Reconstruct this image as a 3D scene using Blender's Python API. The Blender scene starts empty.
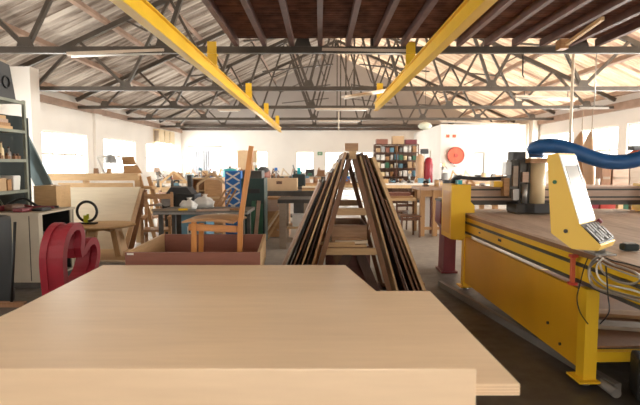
import bpy, bmesh, math, random
from mathutils import Vector, Matrix
random.seed(7)
PI = math.pi
scene = bpy.context.scene
COL = scene.collection
H, FPX, PITCH = 1.55, 498.0, math.radians(4.42)

def P(px, py, Y):
    """point of the hall seen at a photo position, at distance Y along the hall"""
    cx, cz = (px - 320) / FPX, (202.5 - py) / FPX
    ry = math.cos(PITCH) + cz * math.sin(PITCH)
    rz = -math.sin(PITCH) + cz * math.cos(PITCH)
    t = Y / ry
    return Vector((cx * t, Y, H + rz * t))
def X(px, Y, py=175): return P(px, py, Y).x
def Z(py, Y): return P(320, py, Y).z
def V(*a): return Vector(a)

# ------------------------------------------------------------------ mesh builder
class MB:
    def __init__(s, T=None): s.v, s.f, s.sm, s.T = [], [], [], T
    def add(s, vs, fs, smooth=False):
        b = len(s.v)
        for p in vs:
            p = Vector(p)
            s.v.append(s.T @ p if s.T else p)
        for i, f in enumerate(fs):
            s.f.append([b + k for k in f])
            s.sm.append(smooth[i] if isinstance(smooth, list) else smooth)
        return s
    def box(s, c, d, rz=0, R=None, bev=0, taper=1):
        M = Matrix.Translation(Vector(c)) @ (R.to_4x4() if R else Matrix.Rotation(rz, 4, 'Z'))
        hx, hy, hz = d[0]/2, d[1]/2, d[2]/2
        if bev and bev < min(hx, hy, hz) * .95:
            bm = bmesh.new(); bmesh.ops.create_cube(bm, size=1)
            for v in bm.verts:
                k = taper if v.co.z > 0 else 1
                v.co = Vector((v.co.x*2*hx*k, v.co.y*2*hy*k, v.co.z*2*hz))
            bmesh.ops.bevel(bm, geom=bm.edges[:], offset=bev, segments=2, profile=.6, affect='EDGES')
            bm.verts.index_update()
            vs = [M @ v.co for v in bm.verts]; fs = [[v.index for v in f.verts] for f in bm.faces]
            bm.free(); return s.add(vs, fs)
        vs = []
        for z in (-hz, hz):
            k = taper if z > 0 else 1
            vs += [(-hx*k, -hy*k, z), (hx*k, -hy*k, z), (hx*k, hy*k, z), (-hx*k, hy*k, z)]
        return s.add([M @ Vector(q) for q in vs], [(3,2,1,0),(4,5,6,7),(0,1,5,4),(1,2,6,5),(2,3,7,6),(3,0,4,7)])
    def span(s, a, b, bev=0):
        a, b = Vector(a), Vector(b)
        return s.box((a+b)/2, [abs(x) for x in (b-a)], bev=bev)
    def bar(s, p0, p1, w, h, up=(0,0,1), bev=0):
        p0, p1 = Vector(p0), Vector(p1); d = p1 - p0; L = d.length; d.normalize()
        up = Vector(up)
        if abs(d.dot(up)) > .98: up = Vector((0,1,0)) if abs(d.y) < .9 else Vector((1,0,0))
        sd = up.cross(d).normalized(); u2 = d.cross(sd)
        R = Matrix((d, sd, u2)).transposed()
        return s.box((p0+p1)/2, (L, w, h), R=R, bev=bev)
    def tube(s, pts, r, n=8, closed=False):
        pts = [Vector(p) for p in pts]; m = len(pts)
        rs = r if isinstance(r, (list, tuple)) else [r]*m
        vs, fs, sm = [], [], []
        ref = None
        for i, p in enumerate(pts):
            a = pts[(i-1) % m] if (closed or i > 0) else p
            b = pts[(i+1) % m] if (closed or i < m-1) else p
            d = (b - a).normalized()
            if ref is None:
                ref = d.orthogonal().normalized()
            ref = (ref - d*ref.dot(d)).normalized(); o = d.cross(ref)
            for k in range(n):
                t = 2*PI*k/n; vs.append(p + (ref*math.cos(t) + o*math.sin(t))*rs[i])
        for i in range(m if closed else m-1):
            j = (i+1) % m
            for k in range(n):
                l = (k+1) % n; fs.append((i*n+k, i*n+l, j*n+l, j*n+k)); sm.append(True)
        if not closed:
            fs.append(tuple(range(n))[::-1]); fs.append(tuple((m-1)*n+k for k in range(n))); sm += [False, False]
        return s.add(vs, fs, sm)
    def cyl(s, p0, p1, r0, r1=None, n=16):
        return s.tube([p0, p1], [r0, r0 if r1 is None else r1], n)
    def lathe(s, prof, c, n=20, R=None):
        c = Vector(c); vs, fs, sm = [], [], []
        for r, z in prof:
            for k in range(n):
                t = 2*PI*k/n; q = Vector((r*math.cos(t), r*math.sin(t), z))
                vs.append(c + (R @ q if R else q))
        for i in range(len(prof)-1):
            for k in range(n):
                l = (k+1) % n; fs.append((i*n+k, i*n+l, (i+1)*n+l, (i+1)*n+k)); sm.append(True)
        fs.append(tuple(range(n))[::-1]); fs.append(tuple((len(prof)-1)*n+k for k in range(n))); sm += [False, False]
        return s.add(vs, fs, sm)
    def prism(s, pts, w):
        """closed outline of 3-D points pushed along w"""
        pts = [Vector(p) for p in pts]; w = Vector(w); n = len(pts)
        nrm = Vector((0,0,0))
        for i in range(n): nrm += pts[i].cross(pts[(i+1) % n])
        if nrm.dot(w) < 0: pts = pts[::-1]
        vs = pts + [p + w for p in pts]
        fs = [tuple(range(n))[::-1], tuple(range(n, 2*n))] + [(i, (i+1) % n, n+(i+1) % n, n+i) for i in range(n)]
        return s.add(vs, fs)
    def ball(s, c, r, n=12, m=8, sq=None):
        sq = sq or (1,1,1)
        c = Vector(c); vs = [c + Vector((0,0,-r*sq[2]))]; fs = []
        for i in range(1, m):
            a = -PI/2 + PI*i/m
            for k in range(n):
                t = 2*PI*k/n; vs.append(c + Vector((r*sq[0]*math.cos(a)*math.cos(t), r*sq[1]*math.cos(a)*math.sin(t), r*sq[2]*math.sin(a))))
        vs.append(c + Vector((0,0,r*sq[2])))
        for k in range(n): fs.append((0, 1+(k+1) % n, 1+k))
        for i in range(m-2):
            for k in range(n):
                l = (k+1) % n; fs.append((1+i*n+k, 1+i*n+l, 1+(i+1)*n+l, 1+(i+1)*n+k))
        t = len(vs)-1; b = 1+(m-2)*n
        for k in range(n): fs.append((t, b+k, b+(k+1) % n))
        return s.add(vs, fs, True)
    def grid(s, fn, nu, nv, smooth=True):
        vs = [fn(i/nu, j/nv) for i in range(nu+1) for j in range(nv+1)]
        fs = [(i*(nv+1)+j, (i+1)*(nv+1)+j, (i+1)*(nv+1)+j+1, i*(nv+1)+j+1) for i in range(nu) for j in range(nv)]
        return s.add(vs, fs, smooth)

def wl(o):
    p = Vector((0,0,0))
    while o is not None:
        p += o.location; o = o.parent
    return p
def link(name, mb, mat, parent=None, origin=None):
    me = bpy.data.meshes.new(name)
    o3 = wl(parent) if parent else (Vector(origin) if origin else Vector((0,0,0)))
    me.from_pydata([tuple(v - o3) for v in mb.v], [], mb.f)
    me.polygons.foreach_set('use_smooth', mb.sm); me.materials.append(mat); me.update()
    o = bpy.data.objects.new(name, me); COL.objects.link(o)
    if parent: o.parent = parent
    else: o.location = o3
    return o
def base_of(mbs):
    vs = [v for m in mbs for v in m.v]
    return Vector(((min(v.x for v in vs)+max(v.x for v in vs))/2, (min(v.y for v in vs)+max(v.y for v in vs))/2, min(v.z for v in vs)))
LABELS = {}
def tag(o, label, cat, group=None):
    o['label'] = label; o['category'] = cat
    if group: o['group'] = group
    LABELS.setdefault(label, []).append(o.name)
def single(name, mb, mat, label, cat, group=None):
    o = link(name, mb, mat, None, base_of([mb])); tag(o, label, cat, group); return o
def thing(name, label, cat, parts, group=None):
    """parts: list of (name, MB, material[, label[, [sub-parts]]])"""
    root = bpy.data.objects.new(name, None); COL.objects.link(root)
    root.empty_display_size = .1
    allm = [p[1] for p in parts]
    root.location = base_of(allm); tag(root, label, cat, group)
    root['_n'] = 0; del root['_n']
    for p in parts:
        o = link(p[0], p[1], p[2], root)
        if len(p) > 3 and p[3]: o['label'] = p[3]
        if len(p) > 4:
            for q in p[4]:
                c = link(q[0], q[1], q[2], o)
                if len(q) > 3 and q[3]: c['label'] = q[3]
    return root
def struct(name, mb, mat, parts=()):
    o = link(name, mb, mat); o['kind'] = 'structure'
    for q in parts: link(q[0], q[1], q[2], o)
    return o
def text_mb(body, size, origin, ux, uy, depth=.002):
    cu = bpy.data.curves.new('lettering', 'FONT'); cu.body = body; cu.size = size; cu.extrude = depth
    cu.align_x = 'CENTER'; cu.align_y = 'CENTER'
    o = bpy.data.objects.new('lettering', cu); COL.objects.link(o)
    dg = bpy.context.evaluated_depsgraph_get(); dg.update()
    me = bpy.data.meshes.new_from_object(o.evaluated_get(dg))
    ux, uy = Vector(ux).normalized(), Vector(uy).normalized(); uz = ux.cross(uy)
    m = MB(); m.add([Vector(origin) + ux*v.co.x + uy*v.co.y + uz*v.co.z for v in me.vertices], [list(p.vertices) for p in me.polygons])
    bpy.data.objects.remove(o); bpy.data.curves.remove(cu); bpy.data.meshes.remove(me)
    return m

# ------------------------------------------------------------------ materials
def nt(name):
    m = bpy.data.materials.new(name); m.use_nodes = True
    n = m.node_tree.nodes; l = m.node_tree.links; return m, n, l, n['Principled BSDF']
def mat(name, c, rough=.5, metal=0, var=.12, scale=6, bump=0, spec=.5, stretch=(1,1,1), c2=None):
    m, n, l, b = nt(name)
    b.inputs['Roughness'].default_value = rough; b.inputs['Metallic'].default_value = metal
    b.inputs['Specular IOR Level'].default_value = spec
    tc = n.new('ShaderNodeTexCoord'); mp = n.new('ShaderNodeMapping'); mp.inputs['Scale'].default_value = stretch
    no = n.new('ShaderNodeTexNoise'); no.inputs['Scale'].default_value = scale; no.inputs['Detail'].default_value = 5
    l.new(tc.outputs['Object'], mp.inputs['Vector']); l.new(mp.outputs['Vector'], no.inputs['Vector'])
    cr = n.new('ShaderNodeValToRGB'); cr.color_ramp.elements[0].position = .3; cr.color_ramp.elements[1].position = .72
    a = [x*(1-var) for x in c]; d = [min(1, x*(1+var)) for x in c] if c2 is None else c2
    cr.color_ramp.elements[0].color = (*a, 1); cr.color_ramp.elements[1].color = (*d, 1)
    l.new(no.outputs['Fac'], cr.inputs['Fac']); l.new(cr.outputs['Color'], b.inputs['Base Color'])
    if bump:
        bp = n.new('ShaderNodeBump'); bp.inputs['Strength'].default_value = bump; bp.inputs['Distance'].default_value = .01
        l.new(no.outputs['Fac'], bp.inputs['Height']); l.new(bp.outputs['Normal'], b.inputs['Normal'])
    return m
def wood(name, c, axis='x', rough=.45, var=.16, scale=5, spec=.4, fig=.5):
    """long grain along an axis with a soft flame figure"""
    m, n, l, b = nt(name)
    b.inputs['Roughness'].default_value = rough; b.inputs['Specular IOR Level'].default_value = spec
    tc = n.new('ShaderNodeTexCoord'); mp = n.new('ShaderNodeMapping')
    st = {'x': (.12, 1, 1), 'y': (1, .12, 1), 'z': (1, 1, .12)}[axis]; mp.inputs['Scale'].default_value = st
    l.new(tc.outputs['Object'], mp.inputs['Vector'])
    n1 = n.new('ShaderNodeTexNoise'); n1.inputs['Scale'].default_value = scale; n1.inputs['Detail'].default_value = 4; n1.inputs['Distortion'].default_value = .8
    n2 = n.new('ShaderNodeTexNoise'); n2.inputs['Scale'].default_value = scale*9; n2.inputs['Detail'].default_value = 3
    l.new(mp.outputs['Vector'], n1.inputs['Vector']); l.new(mp.outputs['Vector'], n2.inputs['Vector'])
    mx = n.new('ShaderNodeMath'); mx.operation = 'MULTIPLY_ADD'; mx.inputs[1].default_value = fig
    mu = n.new('ShaderNodeMath'); mu.operation = 'MULTIPLY'; mu.inputs[1].default_value = 1-fig
    l.new(n2.outputs['Fac'], mu.inputs[0]); l.new(n1.outputs['Fac'], mx.inputs[0]); l.new(mu.outputs[0], mx.inputs[2])
    cr = n.new('ShaderNodeValToRGB'); e = cr.color_ramp.elements
    e[0].position = .32; e[1].position = .62
    e[0].color = (c[0]*(1-var), c[1]*(1-var*1.25), c[2]*(1-var*1.5), 1); e[1].color = (min(1,c[0]*(1+var*.5)), min(1,c[1]*(1+var*.5)), min(1,c[2]*(1+var*.5)), 1)
    l.new(mx.outputs[0], cr.inputs['Fac']); l.new(cr.outputs['Color'], b.inputs['Base Color'])
    bp = n.new('ShaderNodeBump'); bp.inputs['Strength'].default_value = .05; bp.inputs['Distance'].default_value = .004
    l.new(n2.outputs['Fac'], bp.inputs['Height']); l.new(bp.outputs['Normal'], b.inputs['Normal'])
    return m

M = {}
M['ply'] = wood('birch plywood', (.82,.62,.42), 'x', .34, .10, 3, .5, .65)
M['ply_edge'] = wood('plywood edge', (.62,.43,.26), 'x', .5, .2, 10)
M['ply_pale'] = wood('pale plywood', (.82,.71,.54), 'x', .5, .08, 3)
M['pine'] = wood('pine', (.60,.40,.21), 'x', .5)
M['pine_y'] = wood('pine along', (.60,.40,.21), 'y', .5)
M['pine_z'] = wood('pine upright', (.62,.42,.23), 'z', .5)
M['oak'] = wood('oak', (.48,.28,.13), 'z', .5)
M['orange_wood'] = wood('orange beech', (.60,.26,.075), 'z', .4)
M['orange_wood_x'] = wood('orange beech rail', (.58,.25,.07), 'x', .4)
M['seat_wood'] = wood('walnut seat', (.42,.235,.11), 'x', .4, .3)
M['brown_wood'] = wood('brown timber', (.26,.13,.065), 'z', .5)
M['chair_brown'] = wood('dark stained beech', (.13,.055,.028), 'z', .45)
M['dark_wood'] = wood('dark timber', (.12,.06,.038), 'z', .5)
M['red_wood'] = wood('reddish hardboard', (.26,.105,.075), 'x', .45, .12)
M['grey_wood'] = wood('weathered timber', (.33,.26,.2), 'x', .6)
M['pink_wood'] = wood('pinkish timber', (.50,.36,.28), 'x', .6)
M['pink_wood_y'] = wood('spoil board', (.56,.43,.34), 'y', .6, .25, 4)
M['card'] = mat('cardboard', (.50,.34,.2), .8, var=.06)
M['beam'] = mat('dark painted steel', (.066,.05,.037), .45, .0, .25, 4)
M['joist'] = mat('red brown joist', (.13,.066,.056), .55, var=.3, scale=4)
M['purlin'] = mat('purlin', (.36,.245,.185), .6, var=.2, scale=3)
M['yellow'] = mat('yellow enamel', (.78,.47,.018), .38, var=.06, scale=2)
M['yellow_panel'] = mat('yellow side panel', (.68,.35,.012), .35, var=.1, scale=1.5)
M['yellow_console'] = mat('yellow console', (.80,.52,.10), .4, var=.03, scale=2)
M['maroon'] = mat('maroon enamel', (.16,.02,.028), .45)
M['red'] = mat('crimson lacquer', (.30,.012,.026), .45, var=.08)
M['bright_red'] = mat('red paint', (.55,.06,.04), .45)
M['orange_red'] = mat('orange red', (.62,.13,.06), .5)
M['blue'] = mat('blue hose rubber', (.016,.10,.30), .42, var=.12, scale=12)
M['bag_blue'] = mat('blue cloth', (.03,.16,.5), .7)
M['steel_blue'] = mat('blue grey enamel', (.13,.27,.36), .5)
M['teal'] = mat('teal enamel', (.03,.38,.44), .4)
M['green_dark'] = mat('dark green enamel', (.012,.04,.035), .5)
M['green_mid'] = mat('green enamel', (.03,.13,.07), .5)
M['shelf_green'] = mat('grey green steel', (.23,.245,.20), .5, .2)
M['tarp'] = mat('blue grey tarpaulin', (.17,.225,.235), .7, bump=.3, scale=4)
M['tarp_dark'] = mat('dark teal cloth', (.011,.018,.018), .8, bump=.4, scale=5)
M['cabinet'] = mat('beige enamel', (.42,.355,.27), .5, var=.08, scale=3)
M['black'] = mat('black rubber', (.012,.012,.013), .5)
M['charcoal'] = mat('charcoal', (.045,.045,.048), .6, bump=.2)
M['steel'] = mat('bare steel', (.35,.34,.33), .4, .7)
M['dark_steel'] = mat('dark steel', (.07,.062,.055), .5, .3, .3)
M['cast'] = mat('cast iron', (.12,.115,.105), .5, .4, .3)
M['white'] = mat('white enamel', (.78,.76,.72), .4, var=.03)
M['cloth'] = mat('white cloth', (.75,.72,.68), .9, var=.06)
M['cream'] = mat('cream acrylic', (.78,.62,.38), .35, var=.05)
M['screen'] = mat('pale screen glass', (.50,.50,.49), .12, var=.03, spec=.7)
M['key'] = mat('grey keys', (.22,.215,.205), .5)
M['lime'] = mat('lime plastic', (.45,.55,.03), .4)
M['pipe'] = mat('galvanised conduit', (.42,.38,.34), .4, .5)
M['pipe_dark'] = mat('dull grey conduit', (.20,.18,.165), .5, .3)
M['conduit'] = mat('cream conduit', (.62,.54,.44), .5)
M['sign_green'] = mat('green sign', (.08,.28,.13), .5)
M['leaf'] = mat('moulded veneer', (.47,.29,.17), .5, var=.15, scale=3)
M['grey'] = mat('grey plastic', (.30,.30,.30), .5)
M['grey_cloth'] = mat('grey curtain', (.42,.43,.47), .9, bump=.2)
M['rope'] = mat('rope', (.35,.27,.2), .8)
M['straw'] = mat('bristles', (.10,.07,.05), .9, bump=.5, scale=30)
M['lamp_glass'] = mat('lamp diffuser', (.72,.75,.62), .4, var=.03)
M['batten'] = mat('batten enamel', (.58,.47,.37), .5, var=.08)
M['wall'] = mat('white painted wall', (.83,.79,.745), .8, var=.045, scale=.7)
M['gable'] = mat('grey gable cladding', (.40,.36,.335), .8, var=.12, scale=.5)
M['trim'] = mat('wall plate', (.09,.062,.05), .6, var=.3)
M['frame'] = mat('window frame paint', (.74,.68,.60), .6, var=.04)

# glass
m, n, l, b = nt('window glass')
tr = n.new('ShaderNodeBsdfTransparent'); tr.inputs['Color'].default_value = (.94,.96,.96,1)
gl = n.new('ShaderNodeBsdfGlossy'); gl.inputs['Roughness'].default_value = .05
mx = n.new('ShaderNodeMixShader'); mx.inputs['Fac'].default_value = .06
l.new(tr.outputs[0], mx.inputs[1]); l.new(gl.outputs[0], mx.inputs[2]); l.new(mx.outputs[0], n['Material Output'].inputs['Surface']); M['glass'] = m
# roof sheeting: old fibreglass, lets part of the daylight through, rust and dirt in streaks down the slope
def roof_mat(name, c, dirt, fac):
    m, n, l, b = nt(name)
    tc = n.new('ShaderNodeTexCoord'); mp = n.new('ShaderNodeMapping'); mp.inputs['Scale'].default_value = (.25, 2.2, .25)
    no = n.new('ShaderNodeTexNoise'); no.inputs['Scale'].default_value = 1.3; no.inputs['Detail'].default_value = 6; no.inputs['Roughness'].default_value = .65
    l.new(tc.outputs['Object'], mp.inputs['Vector']); l.new(mp.outputs['Vector'], no.inputs['Vector'])
    cr = n.new('ShaderNodeValToRGB'); e = cr.color_ramp.elements
    e[0].position = .36; e[0].color = (*dirt, 1); e[1].position = .62; e[1].color = (*c, 1)
    l.new(no.outputs['Fac'], cr.inputs['Fac'])
    di = n.new('ShaderNodeBsdfDiffuse'); ts = n.new('ShaderNodeBsdfTranslucent'); mx = n.new('ShaderNodeMixShader'); mx.inputs['Fac'].default_value = fac
    l.new(cr.outputs['Color'], di.inputs['Color']); l.new(cr.outputs['Color'], ts.inputs['Color'])
    l.new(di.outputs[0], mx.inputs[1]); l.new(ts.outputs[0], mx.inputs[2]); l.new(mx.outputs[0], n['Material Output'].inputs['Surface'])
    return m
M['roof_left'] = roof_mat('old roof sheets', (.50,.44,.38), (.12,.085,.065), .07)
M['roof_right'] = roof_mat('fibreglass roof sheets', (.72,.58,.42), (.28,.18,.13), .22)
M['fill_roof'] = roof_mat('unseen fill roof sheets', (.9,.88,.84), (.7,.66,.6), .12)  # pale sheets out of view, added to pass fill light onto the table
# loft sheeting: rusty
M['rust'] = mat('rusty sheet', (.15,.05,.03), .6, var=.45, scale=5, c2=(.27,.115,.07))
# concrete floor
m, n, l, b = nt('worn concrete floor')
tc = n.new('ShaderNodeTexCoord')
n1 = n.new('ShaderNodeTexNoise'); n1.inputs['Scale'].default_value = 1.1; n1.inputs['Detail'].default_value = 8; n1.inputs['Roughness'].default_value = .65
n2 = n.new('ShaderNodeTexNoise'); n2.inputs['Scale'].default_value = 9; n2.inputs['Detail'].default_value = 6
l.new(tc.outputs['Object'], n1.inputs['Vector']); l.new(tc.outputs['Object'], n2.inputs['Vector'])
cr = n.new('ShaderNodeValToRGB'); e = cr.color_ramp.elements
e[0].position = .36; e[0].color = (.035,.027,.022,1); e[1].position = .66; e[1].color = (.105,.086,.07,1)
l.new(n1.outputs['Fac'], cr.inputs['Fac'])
# paler far half paints in the grazing reflection; darker near half paints in shade
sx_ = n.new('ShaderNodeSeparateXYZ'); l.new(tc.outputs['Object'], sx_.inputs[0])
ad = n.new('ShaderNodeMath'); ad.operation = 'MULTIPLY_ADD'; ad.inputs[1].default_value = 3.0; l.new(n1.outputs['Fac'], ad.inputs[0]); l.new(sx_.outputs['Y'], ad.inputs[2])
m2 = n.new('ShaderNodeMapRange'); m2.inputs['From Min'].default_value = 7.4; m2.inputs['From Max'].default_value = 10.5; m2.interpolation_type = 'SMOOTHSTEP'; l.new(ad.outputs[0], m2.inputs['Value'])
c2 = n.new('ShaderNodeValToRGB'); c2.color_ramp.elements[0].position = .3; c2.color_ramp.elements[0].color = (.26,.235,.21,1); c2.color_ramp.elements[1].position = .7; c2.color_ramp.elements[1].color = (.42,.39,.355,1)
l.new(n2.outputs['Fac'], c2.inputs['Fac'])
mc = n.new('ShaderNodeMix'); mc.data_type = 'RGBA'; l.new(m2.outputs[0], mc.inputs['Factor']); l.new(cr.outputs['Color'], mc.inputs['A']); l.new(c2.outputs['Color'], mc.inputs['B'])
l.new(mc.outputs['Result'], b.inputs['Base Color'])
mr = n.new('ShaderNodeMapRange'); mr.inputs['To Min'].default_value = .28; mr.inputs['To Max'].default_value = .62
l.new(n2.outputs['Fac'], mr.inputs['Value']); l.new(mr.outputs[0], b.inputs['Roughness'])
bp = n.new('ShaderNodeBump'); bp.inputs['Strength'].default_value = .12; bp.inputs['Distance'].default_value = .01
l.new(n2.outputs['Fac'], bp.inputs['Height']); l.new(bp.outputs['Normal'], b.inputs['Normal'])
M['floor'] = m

# ------------------------------------------------------------------ the hall
XL, XR, YB, Y0, EAVE, RX, RZ = -8.6, 10.4, 31.0, -4.0, 3.85, .9, 8.1
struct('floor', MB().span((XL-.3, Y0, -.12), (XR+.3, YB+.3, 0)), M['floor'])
def wall(name, axis, pos, th, u0, u1, z0, z1, ops, m):
    b = MB()
    def put(ua, ub, za, zb):
        if ub-ua < 1e-4 or zb-za < 1e-4: return
        if axis == 'x': b.span((pos, ua, za), (pos+th, ub, zb))
        else: b.span((ua, pos, za), (ub, pos+th, zb))
    u = u0
    for (a, c, za, zb) in sorted(ops):
        put(u, a, z0, z1); put(a, c, z0, za); put(a, c, zb, z1); u = c
    put(u, u1, z0, z1)
    return struct(name, b, m)
WN = [0]
def window(axis, pos, op, cols, rows, th=.06):
    WN[0] += 1
    a, c, za, zb = op; f = MB(); g = MB(); t = .06
    def put(m, ua, ub, z0, z1, d):
        if axis == 'x': m.span((pos-d, ua, z0), (pos+d, ub, z1))
        else: m.span((ua, pos-d, z0), (ub, pos+d, z1))
    put(f, a, c, za, za+t, .04); put(f, a, c, zb-t, zb, .04); put(f, a, a+t, za+t, zb-t, .04); put(f, c-t, c, za+t, zb-t, .04)
    for i in range(1, cols):
        u = a+(c-a)*i/cols; put(f, u-.032, u+.032, za+t, zb-t, .025)
    for i in range(1, rows):
        z = za+(zb-za)*i/rows; put(f, a+t, c-t, z-.035, z+.035, .022)
    put(g, a+t, c-t, za+t, zb-t, .003)
    struct('window_%d' % WN[0], f, M['frame'], [('pane', g, M['glass'])])
opsL = [(2.0,5.2,1.2,2.6), (7.2,10.4,1.2,2.6), (15.5,18.5,1.15,2.6), (19.9,23.3,1.15,2.6), (24.8,30.3,1.15,2.6)]
wall('wall_left', 'x', XL-.2, .2, Y0, YB+.2, 0, EAVE+.08, opsL, M['wall'])
for o in opsL: window('x', XL-.1, o, 4, 2)
opsR = [(-2,2,1.2,2.9), (3,7,1.2,2.9), (8,12.6,1.2,2.9), (13.6,17.0,1.2,2.9), (17.5,20.0,1.2,2.9), (20.6,23.6,1.2,2.9)]
wall('wall_right', 'x', XR, .2, Y0, YB+.2, 0, EAVE+.08, opsR, M['wall'])
for o in opsR: window('x', XR+.1, o, 4, 2)
opsB = [(X(185,31),X(220,31),1.0,2.32), (X(236,31),X(268,31),1.0,2.35), (X(296,31),X(314,31),1.0,2.32), (X(325,31),X(373,31),1.0,2.3)]
wall('wall_back', 'y', YB, .2, XL, XR, 0, 3.62, opsB, M['wall'])
for o, c in zip(opsB, (3,2,1,3)): window('y', YB+.1, o, c, 1)
b = MB(); b.prism([(XL,YB,3.62),(XR,YB,3.62),(XR,YB,EAVE+.16),(RX,YB,RZ+.16),(XL,YB,EAVE+.16)], (0,.2,0))
struct('wall_back_upper', b, M['gable'])
struct('trim_1', MB().span((XL,YB-.12,3.62),(XR,YB-.002,3.98)), M['trim'])
# lean pier in the left wall and its wall plate
struct('trim_2', MB().span((XL+.001,12.6,0),(-7.22,13.0,3.97)), M['wall'])
struct('trim_3', MB().span((XL+.001,19.0,0),(XL+.12,19.6,3.6)), M['wall'])
struct('trim_4', MB().span((XL+.001,Y0,3.45),(XL+.14,12.58,3.66)).span((XL+.001,13.02,3.45),(XL+.14,YB-.13,3.66)), M['purlin'])
struct('trim_5', MB().span((XR-.14,Y0,3.40),(XR-.001,23.9,3.66)), M['purlin'])
# front wall behind the viewer, with the open delivery doorway
b = MB(); b.span((XL,Y0-.2,0),(-1.2,Y0,2.4)).span((1.4,Y0-.2,0),(XR,Y0,2.4)).span((XL,Y0-.2,2.4),(XR,Y0,EAVE))
b.prism([(XL,Y0,EAVE),(XR,Y0,EAVE),(RX,Y0,RZ)], (0,-.2,0))
struct('wall_front', b, M['wall'])
# partition room at the back right
PX0, PYF = X(440,24), 24.0
wall('wall_partition', 'y', PYF, .12, PX0, XR, 0, 3.38, [(X(474,24),X(484,24),0,2.1)], M['wall'])
struct('wall_partition_side', MB().span((PX0,PYF+.121,0),(PX0+.12,YB-.13,3.38)), M['wall'])
struct('ceiling_partition', MB().span((PX0,PYF,3.381),(XR,YB-.13,3.44)), M['wall'])
d = MB().span((X(474,24)+.03,PYF+.04,.0),(X(484,24)-.03,PYF+.08,2.07))
struct('door_1', d, M['white'], [('door_handle', MB().cyl((X(483,24)-.06,PYF+.02,1.02),(X(483,24)-.06,PYF+.045,1.02),.025), M['steel'])])
struct('door_2', MB().span((PX0-.03,26.2,0),(PX0-.001,27.5,2.15)), M['white'], [('door_frame', MB().span((PX0-.05,26.05,0),(PX0-.002,26.2,2.25)).span((PX0-.05,27.5,0),(PX0-.002,27.65,2.25)).span((PX0-.05,26.2,2.15),(PX0-.002,27.5,2.25)), M['frame'])])
struct('trim_6', MB().span((XR-.36,PYF-.3,0),(XR-.1,PYF-.02,3.6)), M['frame'])
struct('trim_7', MB().cyl((X(526,23.6),23.6,0),(X(526,23.6),23.6,3.5),.05), M['frame'])

# roof: two corrugated slopes with purlins
SL = (RZ-EAVE)/(RX-XL)
def slope(x, y, sgn):
    k = (y*4.0) % 1.0
    h = .035 if k < .35 else (-.035 if .5 <= k < .85 else (.035 - .07*(k-.35)/.15 if k < .5 else -.035+.07*(k-.85)/.15))
    return RZ - abs(x-RX)*SL + .16 + h
def roof(x_e, ya, yb_):
    b = MB(); ys = []
    y = ya
    while y < yb_-.01:
        for q in (0, .35, .5, .85): ys.append(y + q/4.0)
        y += .25
    vs, fs = [], []
    for y in ys:
        k = round(((y*4.0) % 1.0), 3)
        h = .03 if (k < .4) else -.03
        for x in (x_e, RX): vs.append((x, y, RZ - abs(x-RX)*SL + .17 + h))
    for i in range(len(ys)-1):
        fs.append((2*i, 2*i+1, 2*i+3, 2*i+2))
    return b.add(vs, fs)
def purlins(sgn, half):
    out = []
    s = .75
    while s < half+.2:
        x = RX + sgn*s; z = RZ - s*SL + .035
        a = math.atan(SL)*(-sgn)
        R = Matrix.Rotation(-a if sgn < 0 else -a, 3, 'Y')
        out.append(('purlin', MB().box((x, (YB-.1+Y0)/2, z), (.09, YB-.1-Y0, .17), R=Matrix.Rotation(sgn*math.atan(SL), 3, 'Y')), M['purlin']))
        s += 1.43
    return out
struct('ceiling_left', roof(XL-.4, 1.0, YB+.5), M['roof_left'], purlins(-1, RX-XL))
struct('ceiling_right', roof(XR+.4, 1.0, YB+.5), M['roof_right'], purlins(1, XR-RX))

struct('ceiling_unseen_fill', roof(XL-.4, Y0-.25, .85), M['fill_roof'])  # unseen roof strips added behind the camera for top light
struct('ceiling_unseen_fill_2', roof(XR+.4, Y0-.25, .85), M['fill_roof'])
# loft deck over the near half of the hall
dj = []
for k in range(14):
    x = -1.44 + k*.48
    dj.append(('joist', MB().span((x-.038, 1.2, 3.581), (x+.038, 8.82, 3.70)), M['joist']))
dk = MB()
def deck(u, v):
    return Vector((-1.55 + 6.45*v, 1.2 + 7.6*u, 3.72 + .018*math.sin(u*7.4/.11*2*PI)))
dk.grid(deck, 420, 1, True)
dk.span((-1.55,1.2,3.745),(4.9,8.8,3.775))
struct('ceiling_loft', dk, M['rust'], dj)

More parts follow.
